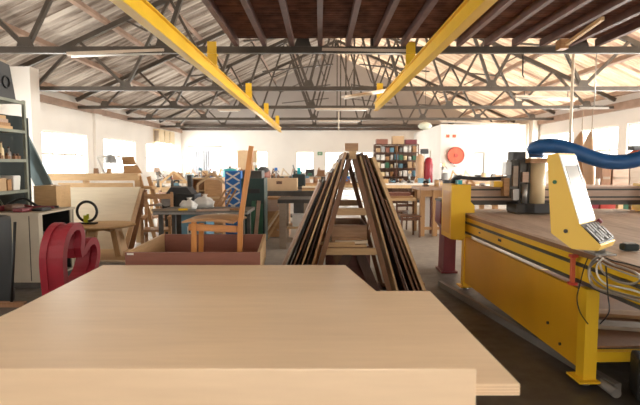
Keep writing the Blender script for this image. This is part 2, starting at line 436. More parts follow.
# roof trusses
ORD = ['nearest roof truss, just beyond the rusty loft', 'second roof truss from the loft', 'third roof truss from the loft', 'fourth roof truss from the loft', 'last roof truss before the back wall']
TY = [8.85, 13.3, 17.6, 22.1, 26.6]
for y, lab in zip(TY, ORD):
    ps = []
    w, h = .10, .10
    ps.append(('bottom_chord', MB().span((XL+.16,y-w/2,3.47),(XR-.16,y+w/2,3.49)).span((XL+.16,y-w/2,3.49),(XR-.16,y-w/2+.025,3.58)).span((XL+.16,y+w/2-.025,3.49),(XR-.16,y+w/2,3.58)), M['beam']))
    zt = lambda x: RZ - abs(x-RX)*SL - .12
    ps.append(('top_chord', MB().bar((XL+.1,y,zt(XL+.1)),(RX,y,zt(RX)),.10,.13), M['beam']))
    ps.append(('top_chord', MB().bar((XR-.1,y,zt(XR-.1)),(RX,y,zt(RX)),.10,.13), M['beam']))
    bn = [RX+q for q in (-8.4,-6,-3.6,-1.2,1.2,3.6,6,8.4)]; tn = [RX+q for q in (-7.2,-4.8,-2.4,0,2.4,4.8,7.2)]
    for i, tx in enumerate(tn):
        for bx in (bn[i], bn[i+1]):
            ps.append(('web_member', MB().bar((bx,y,3.56),(tx,y,zt(tx)),.07,.085,up=(0,1,0)), M['beam']))
    for sg in (-1, 1):
        for (xa, za, xb, zb) in ((RX+sg*1.8, 5.85, RX+sg*3.0, 5.3), (RX+sg*.45, 5.0, RX+sg*2.9, 4.75), (RX+sg*3.0, 5.3, RX+sg*3.6, zt(RX+3.6)), (RX+sg*.6, 5.85, RX+sg*1.2, zt(RX+1.2)), (RX+sg*1.8,5.85,RX+sg*1.2,zt(RX+1.2)), (RX+sg*5.4,5.0,RX+sg*6.0,zt(RX+6.0)), (RX+sg*4.2,4.7,RX+sg*5.4,4.6)):
            ps.append(('brace', MB().bar((xa,y,za),(xb,y,zb),.045,.05,up=(0,1,0)), M['beam']))
    ps.append(('king_post', MB().bar((RX,y,3.58),(RX,y,zt(RX)),.05,.05), M['beam']))
    for bx in bn:
        ps.append(('gusset_plate', MB().prism([(bx-.15,y-.06,3.581),(bx+.15,y-.06,3.581),(bx+.09,y-.06,3.74),(bx-.09,y-.06,3.74)],(0,.02,0)), M['beam']))
    thing('roof_truss', 'dark steel %s' % lab, 'truss', ps, 'roof trusses')

# crane rails
def crane_rail(x, y0, y1, z, label, brs):
    b = MB()
    b.span((x-.02,y0,z-.07),(x+.02,y1,z+.11)).span((x-.06,y0,z+.11),(x+.06,y1,z+.126)).span((x-.06,y0,z-.085),(x+.06,y1,z-.07))
    ps = [('beam', b, M['yellow'])]
    for yb in brs:
        q = MB().span((x-.075,yb-.02,z+.126),(x+.075,yb+.02,3.469)).span((x-.075,yb-.12,3.45),(x+.075,yb+.12,3.469)).span((x-.08,yb-.12,z+.126),(x+.08,yb+.12,z+.142)).span((x-.08,yb-.062,z+.142),(x+.08,yb-.051,3.66))
        ps.append(('hanger_bracket', q, M['yellow']))
    thing('crane_rail', label, 'crane rail', ps, 'yellow crane rails')
crane_rail(-1.87, 2.6, 23.8, 3.13, 'long yellow crane rail under the roof on the left', (8.85,13.3,17.6,22.1))
crane_rail(1.57, 2.6, 14.2, 3.13, 'short yellow crane rail under the roof on the right', (8.85,13.3))
# ------------------------------------------------------------------ sheets of plywood in the foreground
zt = .868
def fl(px, py, z):
    cx, cz = (px-320)/FPX, (202.5-py)/FPX
    ry = math.cos(PITCH)+cz*math.sin(PITCH); rz = -math.sin(PITCH)+cz*math.cos(PITCH); t = (z-H)/rz
    return Vector((cx*t, ry*t, z))
# work table under the boards
ps = [('table_top', MB().span((-1.25,1.75,.715),(.10,3.40,.752)), M['pine'])]
for (x, y) in ((-1.18,1.85),(.02,1.85),(-1.18,3.3),(.02,3.3)): ps.append(('leg', MB().span((x-.04,y-.04,0),(x+.04,y+.04,.715)), M['pine_z']))
ps.append(('apron', MB().span((-1.14,1.83,.62),(-.02,1.86,.715)).span((-1.14,3.29,.62),(-.02,3.32,.715)), M['pine']))
thing('work_table', 'plain pine work table carrying the two big plywood boards', 'table', ps)
b0 = fl(520,384,zt); b1 = fl(430,291,zt); b2 = fl(56,291,zt)
yf = b0.y
def board(name, pts, th, z, label, group=None):
    top = MB().prism([(x,y,z-th+.0015) for x, y in pts], (0,0,th-.0015))
    lay = MB()
    n = len(pts); cx = sum(p[0] for p in pts)/n; cy_ = sum(p[1] for p in pts)/n
    # glue lines of the plies show along the cut edges
    for k in range(1, 4):
        zz = z-th+th*k/4
        lay.prism([(cx+(x-cx)*1.0006+(.0006 if x>cx else -.0006), cy_+(y-cy_)*1.0006+(.0006 if y>cy_ else -.0006), zz-.0012) for x, y in pts], (0,0,.0024))
    thing('plywood_board', label, 'board', [('panel', top, M['ply']), ('glue_line', lay, M['ply_edge'])], group)
board('plywood_board', [(b0.x,b0.y),(b1.x,b1.y),(b2.x,b1.y),(b2.x-.03,b0.y)], .038, zt, 'wide plywood board lying on top, its corner jutting out at the right', 'plywood boards on the table')
za = zt-.039
a0 = fl(376,291,za); a1 = fl(345,265,za); a2 = fl(103,265,za); a3 = fl(52,291,za)
k = (a0-a1); k2 = (a3-a2)
board('plywood_board', [(a0.x+k.x*1.1,a0.y+k.y*1.1),(a1.x,a1.y),(a2.x,a2.y),(a3.x+k2.x*1.1,a3.y+k2.y*1.1)], .076, za, 'plywood board beneath the wide one, showing beyond its far edge, one corner cut slanting', 'plywood boards on the table')
# upright panel in front
c1 = P(477,369,yf-.034)
m_ = MB().box(((c1.x-1.45)/2, yf-.018, c1.z/2), (c1.x+1.45, .03, c1.z), bev=.004)
single('plywood_sheet', m_, M['ply'], 'plywood panel standing upright against the near edge of the boards', 'board')

# ------------------------------------------------------------------ crate with the unfinished chair
def crate():
    yf_, yb_ = 3.78, 4.80
    zr = Z(252.5, yf_); xl, xr = X(125,yf_,252), X(260,yf_,252); xlb, xrb = X(163,yb_,234), X(266,yb_,234)
    zb = .655; t = .022
    ps = []
    fr = MB().span((xl,yf_,zb),(xr,yf_+t,zr)); bk = MB().span((xlb,yb_-t,zb),(xrb,yb_,zr-.002))
    ls = MB().prism([(xl,yf_+t+.001,zb),(xl+t,yf_+t+.001,zb),(xlb+t,yb_-t-.001,zb),(xlb,yb_-t-.001,zb)],(0,0,zr-zb))
    rs = MB().prism([(xr-t,yf_+t+.001,zb),(xr,yf_+t+.001,zb),(xrb,yb_-t-.001,zb),(xrb-t,yb_-t-.001,zb)],(0,0,zr-zb))
    bt = MB().prism([(xl+t,yf_+t,zb),(xr-t,yf_+t,zb),(xrb-t,yb_-t,zb),(xlb+t,yb_-t,zb)],(0,0,.018))
    lip = MB().prism([(xl+.001,yf_+t+.001,zr),(xl+t,yf_+t+.001,zr),(xlb+t,yb_-t-.001,zr),(xlb,yb_-t-.001,zr)],(0,0,.003)); lip2 = MB().prism([(xr-t,yf_+t+.001,zr),(xr,yf_+t+.001,zr),(xrb,yb_-t-.001,zr),(xrb-t,yb_-t-.001,zr)],(0,0,.003))
    tape = MB().box((xl+.04,yf_-.002,zr-.012),(.05,.003,.014))
    thing('open_crate', 'low open crate of reddish brown board holding the unfinished chair', 'crate',
        [('front_panel',fr,M['red_wood']),('back_panel',bk,M['red_wood']),('side_panel',ls,M['pine_y']),('side_panel',rs,M['pine_y']),('bottom_panel',bt,M['red_wood']),('raw_edge',lip,M['pine_y']),('raw_edge',lip2,M['pine_y']),('tape',tape,M['white'],'strip of white tape')])
    # low table under it
    q = [('table_top', MB().span((xl-.02,yf_+.02,.61),(xr-.12,yb_+.05,.654)), M['grey_wood'])]
    for x in (xl+.05, xr-.22):
        for y in (yf_+.08, yb_-.02): q.append(('leg', MB().span((x-.035,y-.035,0),(x+.035,y+.035,.61)), M['grey_wood']))
    thing('low_table', 'low grey table under the reddish brown crate', 'table', q)
    return zb+.018, xl, xr
zc, cxl, cxr = crate()
def unfinished_chair():
    z0 = zc + .004
    A = P(194,250,4.22); B = P(246,250,4.20)
    pz = lambda px, py, y: P(px, py, y)
    ps = []
    sx = X(190,4.22,220); ex = X(240,4.22,220)
    zs = Z(218,4.22)
    d = .36    # depth away from the viewer
    def leg(p, q, w=.034, h=.034): return MB().bar(p, q, w, h, up=(0,1,0), bev=.004)
    ps.append(('front_leg', leg((X(193.5,4.05,240),4.05,z0),(X(194,4.05,222),4.05,Z(222,4.05)),.04), M['orange_wood']))
    ps.append(('front_leg', leg((X(200.5,4.40,240),4.40,z0),(X(201.5,4.40,222),4.40,Z(223,4.4)),.04), M['orange_wood']))
    for y, ok in ((4.12, 0), (4.46, 1)):
        k = y/4.12
        xo = lambda px, py: X(px, 4.12, py) * k
        lo = (xo(239.5,252), y, z0); mid = (xo(240.5,222), y, Z(222,4.12)); up = (xo(251.5,148), y, Z(146,4.12)+(0 if not ok else -.06))
        b = MB().bar(lo, mid, .042, .03, up=(0,1,0)).bar(mid, up, .040, .03, up=(0,1,0))
        ps.append(('back_post', b, M['orange_wood']))
    # aprons, stretcher and one top rail between the posts
    ps.append(('side_apron', MB().bar((sx+.03,4.055,Z(227,4.06)),(X(236,4.1,229),4.10,Z(229,4.1)),.022,.055), M['orange_wood_x']))
    ps.append(('side_apron', MB().bar((sx+.10,4.41,Z(228,4.41)),(X(238,4.44,229),4.44,Z(229,4.44)),.022,.055), M['orange_wood_x']))
    ps.append(('front_apron', MB().bar((X(194,4.07,226),4.07,Z(227,4.07)),(X(201,4.39,226),4.39,Z(228,4.39)),.022,.05), M['orange_wood_x']))
    ps.append(('back_rail', MB().bar((X(250.3,4.12,160),4.14,Z(166,4.12)),(X(250.3,4.12,160)*4.46/4.12,4.44,Z(166,4.12)),.02,.06), M['orange_wood_x']))
    # shaped seat board, lifted a little at the back
    def seat(u, v, top):
        x = sx - .005 + (ex - sx - .01)*u; y = 4.02 + .42*v
        x += .05*(v-.2)
        zz = Z(221.5,4.1) + .012*math.sin(u*PI)*1.4 + .006*(1-u) - .010*abs(v-.5)*2 + (.024 if top else 0)
        if top and (u<.02 or u>.98): zz -= .012
        return Vector((x,y,zz))
    n = 12; s = MB(); s.grid(lambda u,v: seat(u,v,1), n, n); s.grid(lambda u,v: seat(u,1-v,0), n, n)
    rim = [(i/n,0) for i in range(n)]+[(1,j/n) for j in range(n)]+[(1-i/n,1) for i in range(n)]+[(0,1-j/n) for j in range(n)]
    vs = [seat(u,v,0) for u,v in rim]+[seat(u,v,1) for u,v in rim]; L = len(rim)
    s.add(vs, [(i,(i+1)%L,L+(i+1)%L,L+i) for i in range(L)])
    ps.append(('seat', s, M['seat_wood']))
    thing('unfinished_chair', 'unfinished orange wooden chair with a tall back post standing in the crate', 'chair', ps)
unfinished_chair()

# ------------------------------------------------------------------ A-frame rack with leaning boards
def a_frame():
    ax = P(351,160,5.2).x; ya, yb_ = 4.95, 6.35
    za = 1.63; sl = .29
    ps = []
    for y in (ya+.12, yb_-.12):
        ps.append(('end_post', MB().bar((ax-.02,y,za),(ax-.02-sl*za+.04,y,.02),.05,.07,up=(0,1,0)), M['brown_wood']))
        ps.append(('end_post', MB().bar((ax+.02,y,za),(ax+.02+sl*za-.04,y,.02),.05,.07,up=(0,1,0)), M['brown_wood']))
        ps.append(('cross_rail', MB().span((ax-.15,y-.02,1.03),(ax+.15,y+.02,1.10)), M['pine']))
        ps.append(('cross_rail', MB().span((ax-.27,y-.02,.62),(ax+.27,y+.02,.69)), M['pine']))
        ps.append(('base_rail', MB().span((ax-1.0,y-.04,0),(ax+1.0,y+.04,.05)), M['brown_wood']))
    ps.append(('ridge_beam', MB().span((ax-.035,ya,za-.03),(ax+.035,yb_,za+.05)), M['pine_y']))
    ps.append(('shelf', MB().span((ax-.24,ya+.16,.691),(ax+.16,yb_-.15,.712)), M['pine']))
    ps.append(('lower_deck', MB().span((ax-.42,ya+.18,.05),(ax+.42,yb_-.18,.07)), M['red_wood']))
    thing('a_frame_rack', 'wooden A-frame rack hung with leaning boards on both sides', 'rack', ps)
    # end block on top of the near post
    single('wood_block', MB().span((ax-.075,ya+.0,za+.051),(ax+.055,ya+.13,za+.125)), M['seat_wood'], 'small brown wood block lying on the ridge of the A-frame', 'block')
    # boards: (offset from frame, thickness, height, y0, y1, material)
    L = [(.024,.47,1.66,4.90,6.3,'seat_wood','orange brown board innermost on the left of the A-frame'),
         (.010,.55,1.60,4.98,6.2,'chair_brown','thin dark board second on the left of the A-frame'),
         (.016,.61,1.56,4.88,6.3,'pine_y','yellowish pine board third on the left of the A-frame'),
         (.010,.66,1.50,4.95,6.25,'dark_wood','thin dark board fourth on the left of the A-frame'),
         (.018,.71,1.46,4.86,6.1,'brown_wood','mid brown board fifth on the left of the A-frame'),
         (.010,.77,1.38,4.99,6.1,'dark_steel','black-edged board sixth on the left of the A-frame'),
         (.026,.83,1.36,4.92,6.0,'pink_wood','greyish white board outermost on the left of the A-frame')]
    Rr = [(.020,.46,1.63,4.96,6.3,'pine','ochre board innermost on the right of the A-frame'),
         (.010,.545,1.66,4.86,6.3,'chair_brown','thin dark brown board second on the right of the A-frame'),
         (.010,.585,1.60,4.98,6.2,'pink_wood','pale grey board third on the right of the A-frame'),
         (.022,.64,1.64,4.9,6.3,'brown_wood','dark brown board fourth on the right of the A-frame'),
         (.012,.69,1.20,4.84,6.0,'brown_wood','short mid brown board fifth on the right of the A-frame'),
         (.030,.73,1.61,4.78,6.2,'pine_y','thick pale timber board outermost on the right of the A-frame')]
    for sg, S in ((-1, L), (1, Rr)):
        acc = .012
        for th, fx, zt_, y0, y1, mt, lab in S:
            tx = acc; acc += th*1.16+.002
            foot = Vector((ax+sg*(fx+.055),0,.0515)); at = Vector((ax+sg*(tx+.048),0,za+.03)); d_ = (at-foot).normalized()
            top = foot + d_*((zt_-foot.z)/d_.z); nn = Vector((sg*d_.z,0,-sg*d_.x)); nn = nn if nn.x*sg > 0 else -nn
            foot2 = foot + nn*th; foot2 = foot2 + d_*((.0515-foot2.z)/d_.z)
            b = MB().prism([(foot.x,y0,foot.z),(top.x,y0,top.z),((top+nn*th).x,y0,(top+nn*th).z),(foot2.x,y0,foot2.z)],(0,y1-y0,0))
            single('leaning_board', b, M[mt], lab, 'board', 'boards leaning on the A-frame')
    # things stacked inside
    bx = [('box_side', MB().span((ax-.20,5.3,.713),(ax+.18,5.32,.90)), M['seat_wood']), ('box_side', MB().span((ax-.20,5.98,.713),(ax+.18,6.0,.90)), M['seat_wood']),
          ('box_end', MB().span((ax-.20,5.321,.713),(ax-.18,5.979,.90)), M['seat_wood']), ('box_end', MB().span((ax+.16,5.321,.713),(ax+.18,5.979,.90)), M['seat_wood']),
          ('box_bottom', MB().span((ax-.179,5.321,.713),(ax+.159,5.979,.725)), M['seat_wood'])]
    thing('wooden_tray', 'brown wooden tray on the shelf inside the A-frame', 'tray', bx)
    for i, (dx, y, w_, h_, mt, lab) in enumerate(((-.29,5.13,.36,.024,'pine','long pine strip at the front of the shelf inside the A-frame'),(-.14,5.19,.34,.03,'ply_pale','pale board offcut lying before the tray inside the A-frame'),(-.15,5.245,.24,.05,'seat_wood','short brown batten lying before the tray inside the A-frame'))):
        single('offcut', MB().box((ax+dx+.15,y+.03,.713+h_/2),(w_,.05,h_)), M[mt], lab, 'offcut', 'offcuts inside the A-frame')
    for i, (dx, ex_, zz, mt, lab) in enumerate(((-.26,-.02,.60,'dark_wood','dark plank leaning low inside the A-frame on the left'),(.02,-.14,.58,'brown_wood','brown plank leaning low in the middle of the A-frame'),(.30,.10,.60,'dark_wood','dark plank leaning low inside the A-frame on the right'))):
        yq = 5.22+.06*i
        single('plank', MB().bar((ax+dx,yq,.125),(ax+ex_,yq,zz),.10,.012,up=(0,1,0)), M[mt], lab, 'plank', 'planks inside the A-frame')
    dw = MB().span((ax-.26,5.7,.071),(ax+.26,5.73,.60))
    single('hardboard_sheet', dw, M['red_wood'], 'dark reddish sheet standing on edge at the bottom of the A-frame', 'board')
a_frame()

# ------------------------------------------------------------------ CNC router
piv = Vector((1.84, 3.5, 0))
f0, f1 = fl(581,384,0), fl(463,289,0)
ang = math.atan2(f1.x-f0.x, f1.y-f0.y)
T = Matrix.Translation(Vector((f0.x, f0.y, 0))) @ Matrix.Rotation(-ang, 4, 'Z')
LN = (f1-f0).length           # leg spacing
W = 2.25                      # bed width
def C(): return MB(T)
pn = []
y0, y1 = -1.25, LN+.45
zb = Z(240, f1.y)             # top of side panel
pn.append(('side_panel', C().span((.0,.06,.10),(.03,LN+.04,.655)), M['yellow_panel']))
pn.append(('panel_lip', C().span((.0,.06,.6555),(.032,LN+.04,.662)), M['yellow_panel']))
bolts = C()
for yy in (.3,.5): bolts.cyl((-.012,yy,.18+.1*(yy>.4)),(.0,yy,.18+.1*(yy>.4)),.012,n=8)
pn.append(('panel_bolt', bolts, M['dark_steel']))
for yy, nm in ((.0,'leg'),(LN,'leg')):
    pn.append((nm, C().span((-.015,yy-.05,.05),(.075,yy+.05,.69)), M['yellow'], None, [('foot_plate', C().span((-.06,yy-.09,.038),(.12,yy+.09,.052)), M['yellow']), ('levelling_foot', C().cyl((.03,yy,.0),(.03,yy,.038),.03,.014,n=10), M['steel'])]))
    pn.append((nm, C().span((W-.075,yy-.05,.05),(W+.015,yy+.05,.69)), M['yellow'], None, [('foot_plate', C().span((W-.12,yy-.09,.038),(W+.06,yy+.09,.052)), M['yellow']), ('levelling_foot', C().cyl((W-.03,yy,.0),(W-.03,yy,.038),.03,.014,n=10), M['steel'])]))
    pn.append(('cross_bar', C().span((.076,yy-.03,.17),(W-.076,yy+.03,.24)), M['yellow']))
yy = y0+.1
pn.append(('leg', C().span((-.015+W,yy-.05,.0),(.075+W,yy+.05,.69)), M['yellow']))
pn.append(('leg', C().span((-.015,yy-.05,.0),(.075,yy+.05,.69)), M['yellow']))
rail = lambda x0, x1: C().span((x0,y0,.735),(x1,y1,.90))
pn.append(('side_rail', rail(-.005,.12), M['yellow'], None, [('guide_rail', C().span((-.03,y0+.05,.835),(-.006,y1-.05,.855)), M['dark_steel']), ('lower_flange', C().span((-.012,y0,.71),(.12,y1,.734)), M['dark_steel']), ('rail_label', C().span((-.008,1.5,.775),(-.0051,1.58,.80)).span((-.008,2.1,.775),(-.0051,2.15,.79)), M['black'])]))
pn.append(('side_rail', rail(W-.12,W+.005), M['yellow']))
for yy in (y0+.03, .0, 1.3, LN):
    pn.append(('bed_beam', C().span((.121,yy-.04,.74),(W-.121,yy+.04,.90)), M['dark_steel']))
pn.append(('bed_edge', C().span((-.004,y0,.901),(W+.004,y1,.935)), M['brown_wood']))
sb = C()
for k in range(9):
    xa = -.002+k*(W+.004)/9
    sb.span((xa+.002,y0+.002,.9355),(xa+(W+.004)/9-.002,y1-.002,.957))
pn.append(('spoil_board', sb, M['pink_wood_y']))
pn.append(('lower_shelf', C().span((.08,.05,.241),(W-.08,LN-.1,.255)), M['brown_wood']))
thing('cnc_router_table', 'long yellow CNC router table with a brown plank bed on the right', 'machine', pn)
ZBED = .957
# boards stored below
for i,(xa,ya,h,mt,lab) in enumerate(((.2,.0,.03,'grey_wood','grey timber plank lying below the router bed'),(.5,.28,.03,'seat_wood','brown timber plank lying below the router bed'))):
    single('plank', C().box((xa+.5,ya+.4,.257+h/2),(1.0,.16,h),rz=-.25), M[mt], lab, 'plank', 'planks below the router bed')
# gantry
gy = P(458,210,6.15); Ti = T.inverted()
g = Ti @ Vector((gy.x, gy.y, 0)); gy0 = g.y
gp = []
colL = C()
x0, x1 = -.21, .055
zlo, zhi = Z(240,6.0), Z(184.5,6.0)
colL.prism([(x0,gy0-.2,zlo+.02),(-.07,gy0-.2,zlo),(-.036,gy0-.2,zlo+.04),(-.036,gy0-.2,ZBED+.008),(x1+.02,gy0-.2,ZBED+.008),(x1+.02,gy0-.2,zlo+.42),(x1-.03,gy0-.2,zlo+.47),(x1-.03,gy0-.2,zhi),(x0,gy0-.2,zhi)],(0,.42,0))
gp.append(('gantry_column', colL, M['yellow'], None, [('access_cover', C().span((x0-.004,gy0-.15,zlo+.08),(x0-.0005,gy0+.15,zhi-.08)), M['yellow_panel'])]))
gp.append(('gantry_column', C().span((W+.06,gy0-.2,zlo),(W+.28,gy0+.22,zhi)).span((W+.02,gy0-.2,ZBED+.008),(W+.0599,gy0+.22,zhi)), M['yellow']))
bz0, bz1 = Z(200,6.2), Z(186.5,6.2)
gp.append(('gantry_beam', C().span((x1+.021,gy0-.02,bz0),(W+.019,gy0+.18,bz1)), M['pink_wood'], None, [('linear_rail', C().span((x1+.021,gy0-.045,bz1-.045),(W+.019,gy0-.021,bz1-.025)).span((x1+.021,gy0-.045,bz0+.03),(W+.019,gy0-.021,bz0+.05)), M['dark_steel']), ('beam_shade_strip', C().span((x1+.021,gy0+.02,bz0-.06),(W+.019,gy0+.16,bz0-.001)), M['dark_steel'])]))  # dark strip below the beam is built in for the shaded gap
# cable chain
ch = C(); q = []
xe = (Ti @ P(510,178,6.3)).x
for k in range(31):
    u = k/30
    if u < .25: a_ = u/.25*PI/2; q.append((-.12+.09*(1-math.cos(a_)), gy0+.08, zhi+.005+.075*math.sin(a_)))
    else: q.append((-.03+(xe+.03)*(u-.25)/.75, gy0+.08, zhi+.08-.02*math.sin((u-.25)/.75*PI)))
for k in range(30):
    ch.bar(q[k], q[k+1], .06, .045)
gp.append(('cable_chain', ch, M['black']))
xs = (Ti @ P(520,180,6.1)).x
gp.append(('motor_box', C().span((-.1,gy0-.1,zhi+.001),(-.05,gy0+.02,zhi+.05)), M['teal'], 'teal cable plug'))
car = C()
car.span((xs-.16,gy0-.16,ZBED+.19),(xs+.10,gy0-.05,Z(160,6.1)))
zc = lambda py: Z(py, 6.0)
gp.append(('carriage_plate', car, M['cast'], None, [
    ('stepper_motor', C().span((xs-.15,gy0-.2,Z(160,6.1)+.001),(xs+.0,gy0-.05,Z(152,6.1))), M['charcoal']),
    ('bearing_block', C().span((xs-.23,gy0-.2,zc(175)),(xs-.165,gy0-.08,zc(162))), M['steel']),
    ('bearing_block', C().span((xs-.14,gy0-.20,zc(186)),(xs-.08,gy0-.161,zc(166))), M['grey_wood']),
    ('bearing_block', C().span((xs-.14,gy0-.21,zc(200)),(xs-.07,gy0-.161,zc(189))), M['steel']),
    ('linear_rail', C().span((xs-.06,gy0-.185,zc(204)),(xs-.04,gy0-.161,zc(162))), M['dark_steel']),
    ('linear_rail', C().span((xs+.05,gy0-.185,zc(204)),(xs+.07,gy0-.161,zc(162))), M['dark_steel']),
    ('spindle_clamp', C().span((xs-.03,gy0-.215,zc(182)),(xs+.04,gy0-.161,zc(172))), M['pink_wood']),
    ('spindle', C().cyl((xs+.005,gy0-.19,zc(205)),(xs+.005,gy0-.19,zc(184)),.036,n=14), M['steel']),
    ('drive_box', C().span((xs-.23,gy0-.16,zc(196)),(xs-.166,gy0-.06,zc(178))), M['seat_wood']),
    ('yellow_bracket', C().span((xs-.34,gy0-.12,bz1+.001),(xs-.235,gy0+.02,bz1+.07)), M['yellow'])]))
hx = (Ti @ P(537.5,180,6.0)).x; hy = gy0-.17
top = Z(163,6.0)
gp.append(('dust_tube', C().cyl((hx,hy,ZBED+.12),(hx,hy,top),.088,n=24), M['cream'], 'cream dust extraction tube', [('tube_cap', C().span((hx-.15,hy-.13,top+.001),(hx+.13,hy+.13,top+.055)), M['seat_wood'], 'brown wooden cap')]))
gp.append(('dust_skirt', C().prism([(xs-.14,hy-.15,ZBED+.022),(xs-.05,hy-.19,ZBED+.022),(xs-.03,hy-.12,ZBED+.022),(xs+.06,hy-.19,ZBED+.022),(hx+.15,hy-.19,ZBED+.022),(hx+.15,hy+.15,ZBED+.022),(xs-.14,hy+.15,ZBED+.022)],(0,0,.098)), M['charcoal']))
sk = C()
gp.append(('skirt_brush', C().span((xs-.13,hy-.10,ZBED+.001),(hx+.14,hy+.14,ZBED+.021)), M['straw']))
thing('router_gantry', 'yellow gantry with router head standing across the plank bed', 'gantry', gp)
# dust hose
hp = []
ht = T @ Vector((hx,hy,top+.06))
hpx = [(531.5,158,ht.y),(534.5,148.8,ht.y),(541.5,146.3,5.9),(551,145.6,5.85),(562,147.3,5.8),(574,151,5.75),(587,156,5.7),(600,160,5.65),(613,162,5.6),(627,161.5,5.55),(640,158.5,5.5),(655,153,5.45),(680,140,5.4),(720,118,5.3)]
cp = [P(*a) for a in hpx]; cp[0] = Vector((ht.x-.02, ht.y, ht.z+.006)); cp.insert(1, Vector((ht.x-.02, ht.y, ht.z+.07)))
cp += [Vector((4.55,5.2,2.55)), Vector((4.68,5.12,3.1)), Vector((4.68,5.1,3.56))]
pts = []
for i in range(len(cp)-1):
    p0 = cp[max(i-1,0)]; p1 = cp[i]; p2 = cp[i+1]; p3 = cp[min(i+2,len(cp)-1)]
    for k in range(8):
        t = k/8; pts.append(.5*((2*p1)+(p2-p0)*t+(2*p0-5*p1+4*p2-p3)*t*t+(3*p1-p0-3*p2+p3)*t**3))
pts.append(cp[-1])
rr = [.082 + .004*(i % 2) for i in range(len(pts))]
thing('dust_hose', 'thick blue ribbed dust hose arching from the router head', 'hose', [('hose', MB().tube(pts, rr, 16), M['blue']), ('hose_clamp', MB().tube([pts[3],pts[3]*.5+pts[4]*.5,pts[4]],.09,16), M['dark_steel'])])
# console
a = math.radians(45); u = Vector((math.cos(a), -math.sin(a), 0)); w_ = Vector((math.sin(a), math.cos(a), 0)); up = Vector((0,0,1))
o = P(547,155,3.35)
def prof(px, py):
    # place on the near side plane through o spanned by u and up
    cx, cz = (px-320)/FPX, (202.5-py)/FPX
    r = Vector((cx, math.cos(PITCH)+cz*math.sin(PITCH), -math.sin(PITCH)+cz*math.cos(PITCH)))
    c = Vector((0,0,H)); t = (o-c).dot(w_)/r.dot(w_); return c + r*t
cw = .32
body = [prof(*q) for q in ((547,155),(558,153),(579,224),(601,246),(598,251),(572,249),(551,233))]
pc = [('console_body', MB().prism(body, w_*cw), M['yellow_console'])]
pa, pb, pcn = prof(559,158), prof(577.5,219), prof(580.5,226)
pd = prof(600,245.3)
def face(p, q, n_, a0, a1, d):
    return MB().prism([p+w_*a0, q+w_*a0, q+w_*a1, p+w_*a1], n_*d)
n1 = w_.cross(pb-pa).normalized(); n1 = n1 if n1.dot(u) > 0 else -n1
n2 = w_.cross(pd-pcn).normalized(); n2 = n2 if n2.z > 0 else -n2
pc.append(('screen_bezel', face(prof(558.3,155),prof(578.7,223.2),n1,.005,cw-.005,.008), M['white']))
sp, sq = prof(561.5,166), prof(576.5,216)
scr = face(sp+n1*.0081, sq+n1*.0081, n1, .04, cw-.05, .003)
pc.append(('screen', scr, M['screen']))
edge = face(prof(561,165)+n1*.008, prof(577,217.5)+n1*.008, n1, cw-.052, cw-.03, .006)
pc.append(('screen_edge', edge, M['black']))
kb = face(prof(579.6,225.2),prof(599.3,244.6),n2,.006,cw-.006,.006)
kk = MB()
for i in range(7):
    for j in range(6):
        t = (i+.5)/7; aa = .035+.055*j
        c = prof(579.6,225.2).lerp(prof(599.3,244.6), .08+.84*t) + w_*aa + n2*.0061
        e1 = (prof(599.3,244.6)-prof(579.6,225.2)).normalized()
        if (i*3+j*5) % 7 == 0: continue
        kk.prism([c-e1*.010-w_*.016, c+e1*.010-w_*.016, c+e1*.010+w_*.016, c-e1*.010+w_*.016], n2*.006)
pc.append(('keypad', kb, M['black'], None, [('key', kk, M['key'])]))
kd = prof(579.6,225.2).lerp(prof(599.3,244.6),.1)+w_*(cw+.012)
pc.append(('stop_button', MB().cyl(kd-n2*.03, kd+n2*.03, .018, n=12), M['maroon']))
for (px, py, mt, nm) in ((555,182,'green_mid','start_button'),(566,231,'dark_steel','key_switch')):
    c = prof(px,py); pc.append((nm, MB().cyl(c-w_*.010, c+w_*.002, .013, n=14), M[mt]))
cbase = prof(590,250)+w_*.15
pz = ZBED
footp = Vector((cbase.x+.02, cbase.y, ZBED+.001))
pc.append(('stand_post', MB().cyl((footp.x,footp.y,ZBED+.012),(footp.x,footp.y,cbase.z+.03),.03,n=14), M['steel'], None, [('stand_plate', MB().box((footp.x,footp.y,ZBED+.0075),(.14,.14,.011)), M['steel'])]))
thing('control_console', 'tilted yellow control console with pale screen and keypad beside the router bed', 'console', pc)
